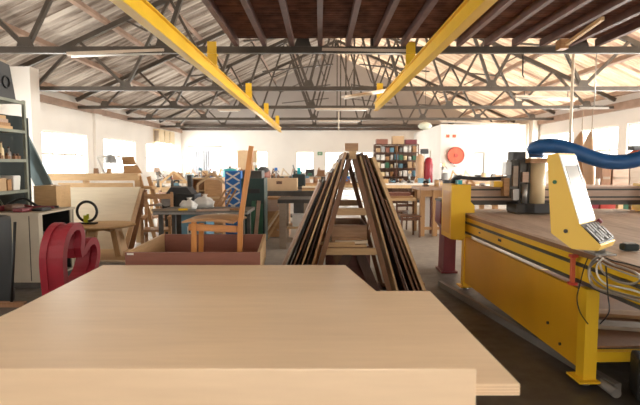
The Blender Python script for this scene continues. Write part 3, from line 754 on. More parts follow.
# cables and small things at the rail
def cpath(lst, n=6):
    cp = [Vector(p) for p in lst]; out = []
    for i in range(len(cp)-1):
        p0 = cp[max(i-1,0)]; p1 = cp[i]; p2 = cp[i+1]; p3 = cp[min(i+2,len(cp)-1)]
        for k in range(n):
            t = k/n; out.append(.5*((2*p1)+(p2-p0)*t+(2*p0-5*p1+4*p2-p3)*t*t+(3*p1-p0-3*p2+p3)*t**3))
    out.append(cp[-1]); return out
def on_rail(px, py, d=.012):
    # point just outside the router rail's outer face
    A = T @ Vector((-.03-d,0,0)); nrm = (T.to_3x3() @ Vector((1,0,0)))
    cx, cz = (px-320)/FPX, (202.5-py)/FPX
    r = Vector((cx, math.cos(PITCH)+cz*math.sin(PITCH), -math.sin(PITCH)+cz*math.cos(PITCH)))
    c = Vector((0,0,H)); t = (A-c).dot(nrm)/r.dot(nrm); return c+r*t
cabs = [([(600,256),(592,262),(589,272),(592,284),(601,290),(612,293),(626,297),(645,303)],.010,'pipe','light grey cable bundle sagging along the router rail'),
        ([(603,258),(597,266),(598,276),(606,284),(618,287),(632,290),(650,296)],.006,'white','thin white cable looped on the router rail'),
        ([(602,263),(609,267),(620,271),(634,276),(650,281)],.005,'grey','grey cable running straight along the router rail'),
        ([(588,258),(584,268),(580,284),(577,298),(580,312),(588,324)],.004,'black','thin black cable dangling in front of the router leg'),
        ([(604,260),(612,264),(624,268),(636,273),(640,280),(630,284),(614,280),(603,272),(600,263)],.007,'pipe','grey cable coil tied to the router rail'),
        ([(598,260),(590,268),(594,279),(608,289),(624,294),(645,299)],.006,'steel','pale steel grey cable hanging lowest along the router rail'),
        ([(606,258),(614,261),(628,264),(650,270)],.005,'black','thin black cable lying along the top of the router rail'),
        ([(606,266),(607,280),(608,296),(609,312),(600,324)],.004,'black','thin black cable hanging below the router rail')]
for ci, (lst, r, mt, lab) in enumerate(cabs):
    single('hanging_cable', MB().tube(cpath([on_rail(px,py,.012+.016*ci) for px,py in lst]), r, 6), M[mt], lab, 'cable', 'cables at the control console')
q = P(616,255,3.25)
thing('handheld_pendant', 'dark blue handheld pendant lying on the bed behind the console', 'remote', [('shell', MB().box((q.x+.16,q.y+.12,ZBED+.027),(.11,.07,.05),bev=.018), M['tarp_dark']), ('rim', MB().box((q.x+.16,q.y+.12,ZBED+.054),(.07,.04,.006)), M['steel'])])
rc = on_rail(575,262,.002)
thing('rail_clamp', 'small red clamp upright on the router side rail', 'clamp', [('bar', MB().box((rc.x-.015,rc.y,.80),(.025,.03,.19)), M['orange_red']), ('jaw', MB().box((rc.x-.012,rc.y,.90),(.05,.045,.02)), M['bright_red']), ('jaw', MB().box((rc.x-.012,rc.y,.702),(.05,.045,.02)), M['bright_red'])])
# maroon pedestal
mp_ = P(447,230,7.1); mx = mp_.x
md = MB().prism([(mx-.07,7.0,.03),(mx+.10,7.0,.03),(mx+.11,7.0,.95),(mx-.12,7.0,1.02),(mx-.13,7.0,.72),(mx-.06,7.0,.62)],(0,.3,0))
thing('machine_pedestal', 'maroon steel pedestal standing behind the yellow gantry column', 'pedestal', [('column', md, M['maroon']), ('foot_plate', MB().span((mx-.10,6.97,0),(mx+.13,7.33,.03)), M['maroon']), ('head_plate', MB().span((mx-.13,6.98,1.021),(mx+.14,7.32,1.05)), M['dark_steel'])])
# conduit on the floor
fa, fb = fl(440,283,.04), fl(618,388,.04)
single('floor_conduit', MB().bar((fa.x,fa.y,.035),(fb.x,fb.y,.035),.05,.07), M['pipe_dark'], 'grey metal conduit lying along the floor beside the router', 'conduit')
single('floor_tube', MB().cyl(Vector((fl(592,369,.08).x,fl(592,369,.08).y,.034)),Vector((fl(617,387,.08).x,fl(617,387,.08).y,.034)),.032,n=14), M['pipe_dark'], 'short grey tube on the floor by the router leg', 'tube')
# tool bag
tb = fl(648,402,0)
bx = MB().box((tb.x+.10,tb.y+.05,.14),(.30,.24,.28),rz=-.35,bev=.03)
tp = Matrix.Translation((tb.x+.10,tb.y+.05,.14)) @ Matrix.Rotation(-.35,4,'Z')
tx = text_mb('CO', .12, tp @ Vector((-.03,-.1215,.04)), tp.to_3x3() @ Vector((1,0,0)), (0,0,1), .002)
thing('tool_bag', 'black tool bag with orange letters on the floor below the router', 'bag', [('body', bx, M['black']), ('lettering', tx, M['orange_red']), ('handle', MB(tp).tube([(-.09,0,.14),(-.07,0,.2),(.07,0,.2),(.09,0,.14)],.012,8), M['black'])])
# ------------------------------------------------------------------ left side: shelving, cabinet, heart
sx = P(28,160,7.6).x; sy1 = 7.6; sy0 = 5.6
LV = [.25,.75,Z(189.5,7.6),Z(159.5,7.6),Z(131,7.6),Z(102,7.6)]
ps = []
for (x, y) in ((sx-.02,sy1-.02),(sx-.02,sy0+.02),(sx-.58,sy1-.02),(sx-.58,sy0+.02)):
    ps.append(('post', MB().span((x-.02,y-.02,0),(x+.02,y+.02,LV[-1]+.02)), M['shelf_green']))
for z in LV:
    ps.append(('shelf', MB().span((sx-.60,sy0+.05,z-.035),(sx-.0405,sy1-.05,z)).span((sx-.04,sy0+.05,z-.04),(sx-.002,sy1-.041,z+.004)), M['shelf_green']))
for y in (sy1,):
    ps.append(('side_brace', MB().bar((sx-.04,y+.003,.3),(sx-.56,y+.003,1.15),.03,.006,up=(0,1,0)), M['shelf_green']))
thing('shelving_unit', 'tall grey green steel shelving unit at the far left', 'shelving', ps)
# dark cloth hanging behind the shelves
cl = MB()
cl.grid(lambda u,v: Vector((sx-.65+.03*math.sin(u*23)+.015*math.sin(u*51), 5.7+3.1*u, .05+2.3*v)), 40, 6)
cl.grid(lambda u,v: Vector((sx-.69+.03*math.sin(u*23)+.015*math.sin(u*51), 5.7+3.1*u, 2.35-2.3*v)), 40, 6)
single('hanging_tarpaulin', cl, M['tarp_dark'], 'dark teal tarpaulin hanging behind the steel shelving', 'tarpaulin')
cxs = sx-.30
def put(lev): return LV[lev]+.0045
# top: dark grey machine hood with two rings
z = put(5)
hd = MB().prism([(sx-.08,7.02,z),(sx-.08,7.5,z),(sx-.08,7.38,z+.50),(sx-.08,7.14,z+.52)],(-.42,0,0))
thing('machine_hood', 'dark grey machine hood with two ring handles on the top shelf', 'hood', [('hood',hd,M['charcoal']),('ring_handle',MB().tube([(sx-.068,7.27+.08*math.cos(t*PI/8),z+.24+.08*math.sin(t*PI/8)) for t in range(16)],.014,6,True),M['black']),('ring_handle',MB().tube([(sx-.29+.07*math.cos(t*PI/8),7.26,z+.575+.07*math.sin(t*PI/8)) for t in range(16)],.014,6,True),M['black']),('collar',MB().span((sx-.42,7.15,z+.505),(sx-.12,7.37,z+.56)),M['grey_wood'])])
# planks on second shelf
z = put(4)
for i,(l,wd,th,mt,lab) in enumerate(((1.25,.30,.05,'pine_y','lowest plank'),(1.2,.27,.045,'seat_wood','second plank from the bottom'),(1.1,.22,.05,'pink_wood','third plank from the bottom'),(.9,.16,.045,'pine_y','topmost and narrowest plank'))):
    single('plank', MB().span((sx-.12-wd,7.42-l,z),(sx-.10,7.42-.05*i,z+th)), M[mt], '%s of the stack on the second steel shelf from the top' % lab, 'plank', 'planks on the steel shelving')
    z += th+.001
single('cloth_bundle', MB().ball((sx-.26,6.95,z+.10),.155,14,8,(.7,1.2,.6)), M['tarp_dark'], 'dark cloth bundle on the planks of the steel shelving', 'bundle')
z = put(3)
for i in range(7):
    y = 7.0+.082*i; hgt = (.20,.13,.23,.10,.16,.08,.11)[i]
    nm = ('bottle','hand_plane','bottle','hand_plane','spray_can','hand_plane','hand_plane')[i]
    if nm == 'hand_plane':
        p_ = [('body', MB().span((sx-.26,y-.03,z),(sx-.06,y+.03,z+.05)), M['brown_wood']), ('handle', MB().box((sx-.20,y,z+.05+hgt*.3),(.03,.025,hgt*.6),taper=.7), M['dark_wood']), ('knob', MB().ball((sx-.09,y,z+.068),.02,8,6), M['dark_wood'])]
        lab = 'brown wooden hand plane'
    else:
        p_ = [('body', MB().lathe([(.03,0),(.032,.01),(.032,hgt*.6),(.012,hgt*.75),(.012,hgt)],(sx-.12,y,z),12), M['steel' if nm=='spray_can' else 'cream']), ('cap', MB().cyl((sx-.12,y,z+hgt),(sx-.12,y,z+hgt+.02),.015,n=10), M['dark_wood'])]
        lab = 'pale bottle' if nm=='bottle' else 'steel spray can'
    thing(nm, '%s, %s from the left on the third steel shelf' % (lab, ('first','second','third','fourth','fifth','sixth','last')[i]), 'plane' if nm=='hand_plane' else 'bottle', p_, 'tools on the third steel shelf')
z = put(2)
for y, wd, hh, mt, nm, lab in ((7.08,.18,.17,'card','cardboard_box','small brown cardboard box on the fourth steel shelf'),(7.235,.10,.15,'seat_wood','wooden_box','small wooden box left of the pale bin on the steel shelf'),(7.40,.17,.20,'white','storage_bin','pale grey bin on the fourth steel shelf')):
    b_ = MB().box((sx-.19,y,z+hh/2),(.24,wd*.9,hh),taper=1.0 if nm!='storage_bin' else 1.12)
    thing(nm, lab, 'box' if nm!='storage_bin' else 'bin', [('body',b_,M[mt]),('lid' if nm!='storage_bin' else 'rim',MB().box((sx-.19,y,z+hh+.006),(.26,wd*.95,.011)),M[mt])])
single('black_bundle', MB().ball((sx-.38,7.30,z+.068),.085,12,8,(.6,.7,.8)), M['black'], 'small black cloth bundle beside the pale bin on the shelf', 'bundle')
# leaning sheets behind the end of the shelving
for i,(pa,pb,lab) in enumerate((((14,128),(47,192),'blue grey foam sheet leaning at the end of the shelving'),((6,128),(40,196),'darker blue grey foam sheet leaning behind the first'))):
    yy = 8.815+.06*i
    a_, b_ = P(*pa,yy), P(*pb,yy); d_ = (b_-a_).normalized(); foot = a_+d_*((.01-a_.z)/d_.z)
    nn = Vector((-d_.z,0,d_.x)); wv = .13
    q = MB().prism([a_, foot, (foot.x+wv,yy,.01), a_+nn*.0+Vector((wv*.9,0,.12))],(0,.045,0))
    single('foam_sheet', q, M['tarp'], lab, 'sheet', 'foam sheets by the shelving')
# beige cabinet, open at its right side
cx1 = P(38,212,6.1).x; cx0 = cx1-.95; cy0, cy1 = 6.1, 6.98; ct = Z(213,6.1)
ps = [('front_wall', MB().span((cx0,cy0,.08),(cx1,cy0+.02,ct-.03)), M['cabinet']), ('back_wall', MB().span((cx0,cy1-.02,.08),(cx1,cy1,ct-.03)), M['cabinet']),
      ('left_wall', MB().span((cx0,cy0+.021,.08),(cx0+.02,cy1-.021,ct-.03)), M['cabinet']), ('floor_panel', MB().span((cx0+.021,cy0+.021,.08),(cx1,cy1-.021,.10)), M['cabinet']),
      ('shelf', MB().span((cx0+.04,cy0+.04,.45),(cx1-.02,cy1-.04,.465)), M['dark_steel']), ('shade_liner', MB().span((cx0+.03,cy1-.04,.101),(cx1-.021,cy1-.021,ct-.04)), M['black']), ('shade_liner', MB().span((cx0+.0205,cy0+.04,.101),(cx0+.0295,cy1-.041,ct-.04)), M['black']), ('door_frame', MB().span((cx1-.02,cy0+.0205,.101),(cx1,cy0+.09,ct-.03)), M['cabinet']), ('door_frame', MB().span((cx1-.02,cy1-.09,.101),(cx1,cy1-.041,ct-.03)), M['cabinet']), ('top', MB().span((cx0-.015,cy0-.015,ct-.029),(cx1+.015,cy1+.015,ct)), M['cabinet']),  # black inner sheets put the cabinet's inside shade into the colour
      ('plinth', MB().span((cx0+.03,cy0+.03,0),(cx1-.03,cy1-.03,.079)), M['dark_steel']), ('seam', MB().span((cx1-.12,cy0-.004,.1),(cx1-.112,cy0-.0005,ct-.04)).span((cx1-.62,cy0-.004,.1),(cx1-.612,cy0-.0005,ct-.04)), M['dark_steel'])]
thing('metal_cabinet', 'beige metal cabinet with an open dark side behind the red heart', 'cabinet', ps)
single('storage_box', MB().box((cx1-.2,6.6,.101+.11),(.3,.4,.22)), M['grey'], 'grey box inside the open beige cabinet, on its floor', 'box')
single('storage_box', MB().box((cx1-.2,6.5,.466+.09),(.3,.3,.18)), M['dark_steel'], 'dark box on the middle shelf of the beige cabinet', 'box')
# clutter on the cabinet
junk = [(-.80,6.3,.10,'black','black rubber offcut at the left of the beige cabinet top'),(-.62,6.25,.07,'maroon','dark red rag bundle on the beige cabinet top'),(-.44,6.35,.09,'dark_wood','dark wooden block on the beige cabinet top'),(-.27,6.25,.05,'maroon','small maroon cushion on the beige cabinet top'),(-.12,6.4,.04,'black','flat black pouch at the right of the beige cabinet top')]
for dx,y,hh,mt,lab in junk:
    single('rag' if mt=='maroon' else 'pouch', MB().box((cx1+dx,y,ct+.001+hh/2),(.14,.2,hh),rz=dx*.6,bev=hh*.35), M[mt], lab, 'rag' if mt=='maroon' else 'pouch')
for i in range(2):
    y=6.64+.12*i
    single('hose_loop', MB().tube(cpath([(cx1-.85,y,ct+.02),(cx1-.6,y+.05,ct+.05+.08*i),(cx1-.35,y-.03,ct+.03),(cx1-.1,y+.02,ct+.02)]),.017,8), M['black' if i else 'maroon'], ('black' if i else 'dark red')+' hose lying across the beige cabinet top', 'hose')
# plywood box behind
bq = P(34.5,207,7.85); br = P(56,186,7.85)
thing('plywood_box', 'upright plywood box standing between the shelving and the pale sheets', 'box', [('body', MB().span((bq.x,7.85,.0),(br.x,8.3,br.z-.012)), M['pine']), ('lid', MB().span((bq.x-.008,7.842,br.z-.0115),(br.x+.008,8.308,br.z)), M['pine'])])
# red heart, a thick hollow band
def heart():
    n = 64; pts = []
    for k in range(n):
        t = 2*PI*k/n
        pts.append((16*math.sin(t)**3, 13*math.cos(t)-5*math.cos(2*t)-2*math.cos(3*t)-math.cos(4*t)))
    # rolled over so that its point is at the lower left
    s_ = .0285; ra = math.radians(-33)
    def pl(scale):
        o_ = []
        for x, y in pts:
            y2 = y+2.5
            x1, y1 = x*scale*s_*.82, y2*scale*s_*1.16
            o_.append((x1*math.cos(ra)-y1*math.sin(ra), x1*math.sin(ra)+y1*math.cos(ra)))
        return o_
    return pl
pl = heart()
hy0 = 5.05; yaw = math.radians(87)
hu = Vector((math.cos(yaw), math.sin(yaw)*1, 0)); hv = Vector((-math.sin(yaw), math.cos(yaw), 0))
hc = P(66,262,hy0)
def ring(so_, wd, d0, d1):
    O = pl(so_); n = len(O); I = []
    for k in range(n):
        t = Vector((O[(k+1)%n][0]-O[k-1][0], O[(k+1)%n][1]-O[k-1][1])).normalized()
        I.append((O[k][0]+t.y*wd, O[k][1]-t.x*wd))
    m_ = MB(); vs = []
    for d in (d0, d1):
        for L_ in (O, I):
            for x, y in L_: vs.append(hc + hu*x + Vector((0,0,y)) + hv*d)
    fs = []
    for k in range(n):
        j = (k+1) % n
        fs += [(k,j,n+j,n+k),(2*n+k,3*n+k,3*n+j,2*n+j),(k,2*n+k,2*n+j,j),(n+k,n+j,3*n+j,3*n+k)]
    return m_.add(vs, fs)
bands = [('ring', ring(1.0,.075,-.12,-.045), M['red']), ('ring', ring(.97,.075,-.0445,.045), M['red']), ('ring', ring(1.0,.075,0.0455,.12), M['red'])]
zmin = min(v.z for b_ in bands for v in b_[1].v)
for b_ in bands:
    for v in b_[1].v: v.z += .002-zmin
thing('heart_sculpture', 'large hollow crimson heart standing on the floor before the beige cabinet', 'heart', bands)
# far left: broom, dark stand
ba, bb = P(15,222,5.0), P(11,292,5.0)
bb.z = .16
thing('broom', 'black handled broom standing upright at the far left', 'broom', [('handle', MB().cyl((ba.x,5.0,ba.z),(bb.x,5.0,.14),.014,n=10), M['black']), ('head', MB().box((bb.x,5.0,.12),(.28,.06,.05)), M['brown_wood']), ('bristles', MB().box((bb.x,5.0,.049),(.32,.08,.09),taper=.85), M['straw'])])
dx = P(-7,240,5.2).x
thing('floor_polisher', 'dark machine with a black hose half out of frame at the far left', 'machine', [('body', MB().box((dx-.15,5.35,.5),(.34,.34,.98),bev=.05), M['black']), ('top_handle', MB().tube(cpath([(dx-.2,5.3,.991),(dx-.1,5.2,1.14),(dx,5.15,1.2),(dx+.06,5.12,1.12)]),.025,8), M['black']), ('hose', MB().tube(cpath([(dx+.06,5.12,1.12),(dx+.11,5.05,.9),(dx+.09,5.1,.5),(dx+.06,5.05,.2),(dx-.1,4.95,.045)]),.022,8), M['black'])])
# ------------------------------------------------------------------ coffee table and pale sheets
tc_ = P(104,224,8.3); tz = tc_.z; r_ = .50
ps = [('table_top', MB().lathe([(r_-.02,0),(r_,.012),(r_,.03),(r_-.01,.04)],(tc_.x,8.3,tz-.04),40), M['pine'])]
for k in range(4):
    t = PI/4+k*PI/2+.25; c_, s_ = math.cos(t), math.sin(t)
    ps.append(('leg', MB().bar((tc_.x+.24*c_,8.3+.24*s_,tz-.041),(tc_.x+.37*c_,8.3+.37*s_,.031),.14,.05,up=(-s_,c_,0)), M['pine_z']))
ps.append(('cross_rail', MB().bar((tc_.x-.2,8.3-.2,tz-.075),(tc_.x+.2,8.3+.2,tz-.075),.04,.066).bar((tc_.x-.2,8.3+.2,tz-.075),(tc_.x-.03,8.3+.03,tz-.075),.04,.064).bar((tc_.x+.03,8.3-.03,tz-.075),(tc_.x+.2,8.3-.2,tz-.075),.04,.064), M['pine']))
thing('coffee_table', 'round light wood coffee table with four splayed legs', 'table', ps)
thing('floor_board', 'pale wooden base board on the floor under the round table', 'board', [('sheet', MB().span((tc_.x-.62,7.8,0),(tc_.x+.62,8.85,.026)), M['pine']), ('edge_strip', MB().span((tc_.x-.62,7.78,0),(tc_.x+.62,7.799,.03)), M['ply_pale'])])
rc_ = P(87,212,8.3); rr_ = .165
thing('ring_ornament', 'black ring with a lime green clamp standing on the round table', 'ornament', [
    ('ring', MB().tube([(rc_.x+rr_*math.cos(t*PI/20),8.3,tz+.026+rr_+.02+rr_*math.sin(t*PI/20)) for t in range(40)],.023,8,True), M['black']),
    ('base', MB().box((rc_.x,8.3,tz+.0135),(.30,.12,.024)), M['black']),
    ('clamp', MB().box((rc_.x-.01,8.27,tz+.09),(.06,.04,.12)).box((rc_.x+.03,8.262,tz+.13),(.03,.03,.08)), M['lime'], 'lime green clamp')])
# timber rack with leaning sheets
yk = 9.7
xa, xb = P(40,200,yk).x, P(139,200,yk).x
ps = [('top_rail', MB().span((xa,yk-.03,Z(180.5,yk)),(xb,yk+.06,Z(173.5,yk))), M['pine']), ('second_rail', MB().span((P(60,200,yk).x,yk-.05,Z(188.5,yk)),(xb-.1,yk+.0,Z(183,yk))), M['pine'])]
for x in (xa+.05, (xa+xb)/2-.1, xb-.05):
    ps.append(('post', MB().span((x-.05,yk+.061,0),(x+.05,yk+.14,Z(174,yk))), M['pine_z']))
ps.append(('end_brace', MB().bar((xb-.02,yk+.1,Z(176,yk)),(xb+.30,yk+.02,.0+.04),.07,.05,up=(0,1,0)), M['oak']))
ps.append(('end_brace', MB().bar((xb+.08,yk+.35,Z(177,yk)),(xb+.42,yk+.35,.04),.07,.05,up=(0,1,0)), M['oak']))
ps.append(('end_rail', MB().span((xb-.02,yk+.15,1.05),(xb+.22,yk+.4,1.11)), M['pine']))
thing('timber_rack', 'light timber rack standing behind the pale plywood sheets', 'rack', ps)
pa = [P(55,187.5,9.35), P(140,187,9.35)]; bt = [P(60,240,9.0), P(130,240,9.0)]
for i,(dl,mt,lab) in enumerate(((0,'ply_pale','front pale plywood sheet leaning on the timber rack'),(.035,'ply','second plywood sheet leaning on the rack behind the pale one'),(.07,'brown_wood','brown edged sheet leaning on the rack behind the plywood sheets'))):
    t0 = Vector((pa[0].x+.02*i,9.36+dl,pa[0].z-.05*i)); t1 = Vector((pa[1].x+.05*i,9.36+dl,pa[1].z-.03*i))
    q0 = Vector((bt[0].x,8.95+dl,.002)); q1 = Vector((P(129,233,9.0).x-.12+.09*i,8.95+dl,.002))
    single('leaning_sheet', MB().prism([q0,q1,t1,t0],(0,.03,.0)), M[mt], lab, 'board', 'sheets leaning on the timber rack')
# lamp on the rack and folding boards
lp = P(112,172,9.75); zt_ = Z(173.5,yk)+.001
la = P(97,156,9.75); lh = P(110,160,9.75)
thing('desk_lamp', 'white jointed desk lamp clamped on the timber rack', 'lamp', [('base', MB().cyl((P(105,172,9.75).x,yk+.015,zt_),(P(105,172,9.75).x,yk+.015,zt_+.03),.05,n=14), M['white']), ('arm', MB().tube([(P(105,172,9.75).x,yk+.015,zt_+.03),(la.x,yk+.015,la.z),(lh.x-.05,yk+.015,lh.z+.05)],.02,8), M['white']), ('lamp_shade', MB().lathe([(.05,.10),(.10,.04),(.13,-.05),(.125,-.06)],(lh.x+.02,yk+.015,lh.z),18), M['grey'])])
fb = P(131,172,9.75)
for i,(pts_,lab) in enumerate((([(124,173.5),(142,173.5),(137,165),(123,165.5)],'lower brown wooden panel propped on the timber rack'),([(123,165),(136,164.5),(133,156.5),(121.5,157.5)],'upper brown wooden panel propped on the timber rack'))):
    q = [P(px,py,9.72) for px,py in pts_]
    for v in q[:2]: v.z = max(v.z, zt_) if i == 0 else v.z
    single('propped_board', MB().prism(q,(0,.025,0)), M['seat_wood'], lab, 'panel', 'panels propped on the timber rack')
for i,(px,mt) in enumerate(((97,'brown_wood'),(110,'seat_wood'))):
    p_ = P(px,172,9.75); single('wood_block', MB().box((p_.x,yk+.015,zt_+.05),(.08,.07,.1),taper=.8), M[mt], ('dark' if i==0 else 'lighter')+' wood block on top of the timber rack', 'block')
# half-built armchair frames right of the rack
def frame_chair(px, Y, wd, label, m_, h_=.95, rz=0):
    x0 = P(px,200,Y).x; TT = Matrix.Translation((x0,Y,0)) @ Matrix.Rotation(rz,4,'Z'); D = lambda: MB(TT)
    q = []
    for sx_ in (-1,1):
        q.append(('front_leg', D().span((sx_*wd/2-.025,-wd/2-.025,0),(sx_*wd/2+.025,-wd/2+.025,.41)), m_))
        q.append(('back_post', D().bar((sx_*wd/2,wd/2,0),(sx_*wd/2,wd/2+.08,h_),.05,.045,up=(0,1,0)), m_))
        q.append(('side_rail', D().span((sx_*wd/2-.015,-wd/2+.026,.33),(sx_*wd/2+.015,wd/2-.02,.40)), m_))
        q.append(('arm', D().span((sx_*wd/2-.035,-wd/2-.03,.62),(sx_*wd/2+.035,wd/2+.02,.66)).span((sx_*wd/2-.02,-wd/2-.02,.411),(sx_*wd/2+.02,-wd/2+.02,.62)), m_))
    q.append(('seat', D().span((-wd/2-.02,-wd/2-.03,.411),(wd/2+.02,wd/2-.03,.445)), m_))
    q.append(('top_rail', D().span((-wd/2+.02,wd/2+.04,h_-.12),(wd/2-.02,wd/2+.075,h_-.03)), m_))
    thing('armchair', label, 'chair', q, 'half-built wooden armchairs')
frame_chair(157, 8.55, .44, 'half-built brown wooden armchair right of the timber rack', M['seat_wood'], 1.05, .2)
frame_chair(159, 10.9, .52, 'half-built wooden armchair standing behind the first armchair frame', M['brown_wood'], .95, -.4)
# ------------------------------------------------------------------ workbenches of the middle ground
def bench(px0, px1, Y, dep, z, label, mt='pine', lm='pine_z', name='workbench', th=.05, leg=.07, shelf=True, grp='workbenches of the hall'):
    x0, x1 = X(px0,Y), X(px1,Y); q = [('bench_top', MB().span((x0,Y,z-th),(x1,Y+dep,z)), M[mt])]
    nl = max(2, int((x1-x0)/2.2)+1)
    for i in range(nl):
        for y in (Y+.05, Y+dep-.05):
            x = x0+.06+(x1-x0-.12)*i/(nl-1); q.append(('leg', MB().span((x-leg/2,y-leg/2,0),(x+leg/2,y+leg/2,z-th)), M[lm]))
    if shelf: q.append(('lower_shelf', MB().span((x0+.12,Y+.1,.25),(x1-.12,Y+dep-.1,.28)), M[mt]))
    q.append(('apron', MB().span((x0+.1,Y+.02,z-th-.1),(x1-.1,Y+.045,z-th)), M[lm]))
    thing(name, label, 'workbench', q, grp)
    return x0, x1
# bench with the blue pedestal
bx0, bx1 = X(152,7.5), X(247,7.5); bz = Z(211.5,7.5)
ps = [('bench_top', MB().span((bx0,7.5,bz-.05),(bx1,8.35,bz)), M['cast']), ('top_edge', MB().span((bx0,7.492,bz-.045),(bx1,7.499,bz-.012)), M['steel']),
      ('pedestal', MB().span((X(180,7.6),7.62,.04),(X(205,7.6),8.2,bz-.051)), M['steel_blue'], 'blue grey pedestal', [('switch_plate', MB().span((X(186,7.6),7.605,bz-.38),(X(191,7.6),7.619,bz-.24)), M['white']), ('switch', MB().span((X(187.5,7.6),7.597,bz-.34),(X(189.5,7.6),7.604,bz-.29)), M['dark_steel'])]),
      ('pedestal_foot', MB().span((X(178,7.6),7.58,0),(X(207,7.6),8.25,.039)), M['dark_steel']),
      ('leg', MB().span((bx0+.06,7.56,0),(bx0+.12,7.62,bz-.051)), M['cast']), ('leg', MB().span((bx1-.12,7.56,0),(bx1-.06,7.62,bz-.051)), M['cast']), ('leg', MB().span((bx0+.06,8.24,0),(bx0+.12,8.3,bz-.051)), M['cast']), ('leg', MB().span((bx1-.12,8.24,0),(bx1-.06,8.3,bz-.051)), M['cast'])]
thing('saw_table', 'long dark iron saw table on a blue grey pedestal', 'workbench', ps)
zb_ = bz+.001
cb = MB()
bxs = [P(192,205,7.85), P(200,203,7.9)]
for i, (px, dy, r, sq) in enumerate(((188,0,.11,(1.1,.9,.8)),(200,.26,.135,(1.0,.9,.85)))):
    p_ = P(px,200,7.9); sk_ = MB().ball((0,0,0),1,22,14)
    for v in sk_.v:
        k_ = 1+.10*math.sin(7*v.x+3*v.y+i)+.08*math.sin(9*v.z+5*v.y)+.05*math.sin(17*v.x-11*v.z)
        zz_ = max(-.62, v.z*k_)
        v.x, v.y, v.z = p_.x+r*sq[0]*1.15*v.x*k_, 7.9+dy+r*sq[1]*v.y*k_, zb_+r*sq[2]*(zz_+.62)
    thing('cloth_sack', ('smaller white cloth sack' if i==0 else 'larger white cloth sack')+' of the pair on the dark saw table', 'sack', [('bag', sk_, M['cloth']), ('tied_neck', MB().lathe([(.02,0),(.03,.03),(.05,.05)],(p_.x+.02,7.9+dy,zb_+r*sq[2]*1.5),10), M['cloth'])], 'white sacks on the saw table')
for i,(px,l,rz,mt,lab) in enumerate(((214,.5,.3,'pink_wood','pale timber offcut lying right of the white sacks'),(166,.4,.1,'grey_wood','grey board lying flat on the left of the saw table'),(182,.15,.4,'yellow','small yellow tool beside the white sacks'),(233,.34,-.1,'seat_wood','brown timber offcut lying at the right of the saw table'))):
    p_ = P(px,205,7.65); single('offcut' if mt!='yellow' else 'hand_tool', MB().box((p_.x,7.57+.05*i,zb_+.015),(l,.08,.03),rz=rz), M[mt], lab, 'offcut' if mt!='yellow' else 'tool')
# leaning battens behind saw table at right
for i in range(3):
    a_ = P(214+5*i,203,8.0); b_ = P(225+4.5*i,190,8.0)
    single('batten', MB().bar((a_.x,8.08+.06*i,zb_+.02),(b_.x,8.08+.06*i,b_.z),.03,.03,up=(0,1,0)), M['seat_wood'], '%s of the three brown battens tilted on the saw table' % ('leftmost','middle one','rightmost')[i], 'batten', 'battens on the saw table')
# black machine on a stand behind it
mx = P(181,195,9.2)
zz = Z(187,9.2)
thing('thicknesser', 'bulky black planing machine on a stand left of the blue bag', 'machine', [
    ('stand', MB().span((mx.x-.26,9.05,0),(mx.x+.26,9.5,.70)), M['dark_steel']), ('body', MB().span((mx.x-.30,9.0,.701),(mx.x+.30,9.55,zz-.12),bev=.03), M['black']), ('cover', MB().prism([(mx.x-.24,9.05,zz-.119),(mx.x+.24,9.05,zz-.119),(mx.x+.15,9.05,zz),(mx.x-.15,9.05,zz)],(0,.4,0)), M['charcoal']),
    ('column', MB().span((mx.x+.12,9.2,zz+.001),(mx.x+.2,9.28,zz+.22)), M['dark_steel']), ('crank', MB().cyl((mx.x-.2,8.99,zz-.25),(mx.x-.2,8.94,zz-.25),.09,n=16), M['steel']), ('feed_table', MB().span((mx.x-.45,9.05,.78),(mx.x-.301,9.5,.82)), M['steel'])])
# gabled timber frames
def gable_frame(px, py, Y, w__, h__, label):
    p_ = P(px,py,Y); x, zt2 = p_.x, p_.z; q = []
    s_ = w__/2
    base = zt2-h__
    q.append(('rafter', MB().bar((x-s_,Y,base+.55*h__),(x,Y,zt2),.05,.04,up=(0,1,0)), M['pine']))
    q.append(('rafter', MB().bar((x+s_,Y,base+.55*h__),(x,Y,zt2),.05,.04,up=(0,1,0)), M['pine']))
    q.append(('post', MB().span((x-s_-.02,Y-.021,0),(x-s_+.02,Y+.021,base+.54*h__)), M['pine_z']))
    q.append(('post', MB().span((x+s_-.02,Y-.021,0),(x+s_+.02,Y+.021,base+.54*h__)), M['pine_z']))
    q.append(('sill', MB().span((x-s_+.021,Y-.02,base),(x+s_-.021,Y+.02,base+.04)), M['pine']))
    thing('timber_gable', label, 'frame', q, 'gabled timber frames')
gable_frame(212,173,10.6,.62,.55,'light gabled timber frame in front of the open wooden cabinet')
gable_frame(174,172,12.2,.66,.6,'light gabled timber frame behind the black planing machine')
# open wooden cabinet
oc0, oc1 = P(188,196,10.9), P(222,178,10.9)
xl, xr, z1 = oc0.x, oc1.x, oc1.z
q = [('side_panel', MB().span((xl,10.9,.0),(xl+.025,11.3,z1-.026)), M['oak']), ('side_panel', MB().span((xr-.025,10.9,0),(xr,11.3,z1-.026)), M['oak']), ('top_panel', MB().span((xl,10.9,z1-.025),(xr,11.3,z1)), M['pine']), ('divider', MB().span((xl+.36,10.9,.0),(xl+.385,11.29,z1-.026)), M['oak']), ('back_panel', MB().span((xl+.026,11.28,0),(xl+.359,11.3,z1-.026)), M['seat_wood'])]
for z in (.35,.65,.95): q.append(('shelf', MB().span((xl+.026,10.91,z),(xl+.359,11.279,z+.02)), M['pine']))
q.append(('door', MB().span((xl+.386,10.89,.03),(xr-.026,10.91,z1-.03)), M['seat_wood'], None, [('knob', MB().ball((xl+.43,10.875,.8),.018,8,6), M['steel'])]))
thing('open_cabinet', 'open wooden cabinet with shelves and one closed door behind the saw table', 'cabinet', q)
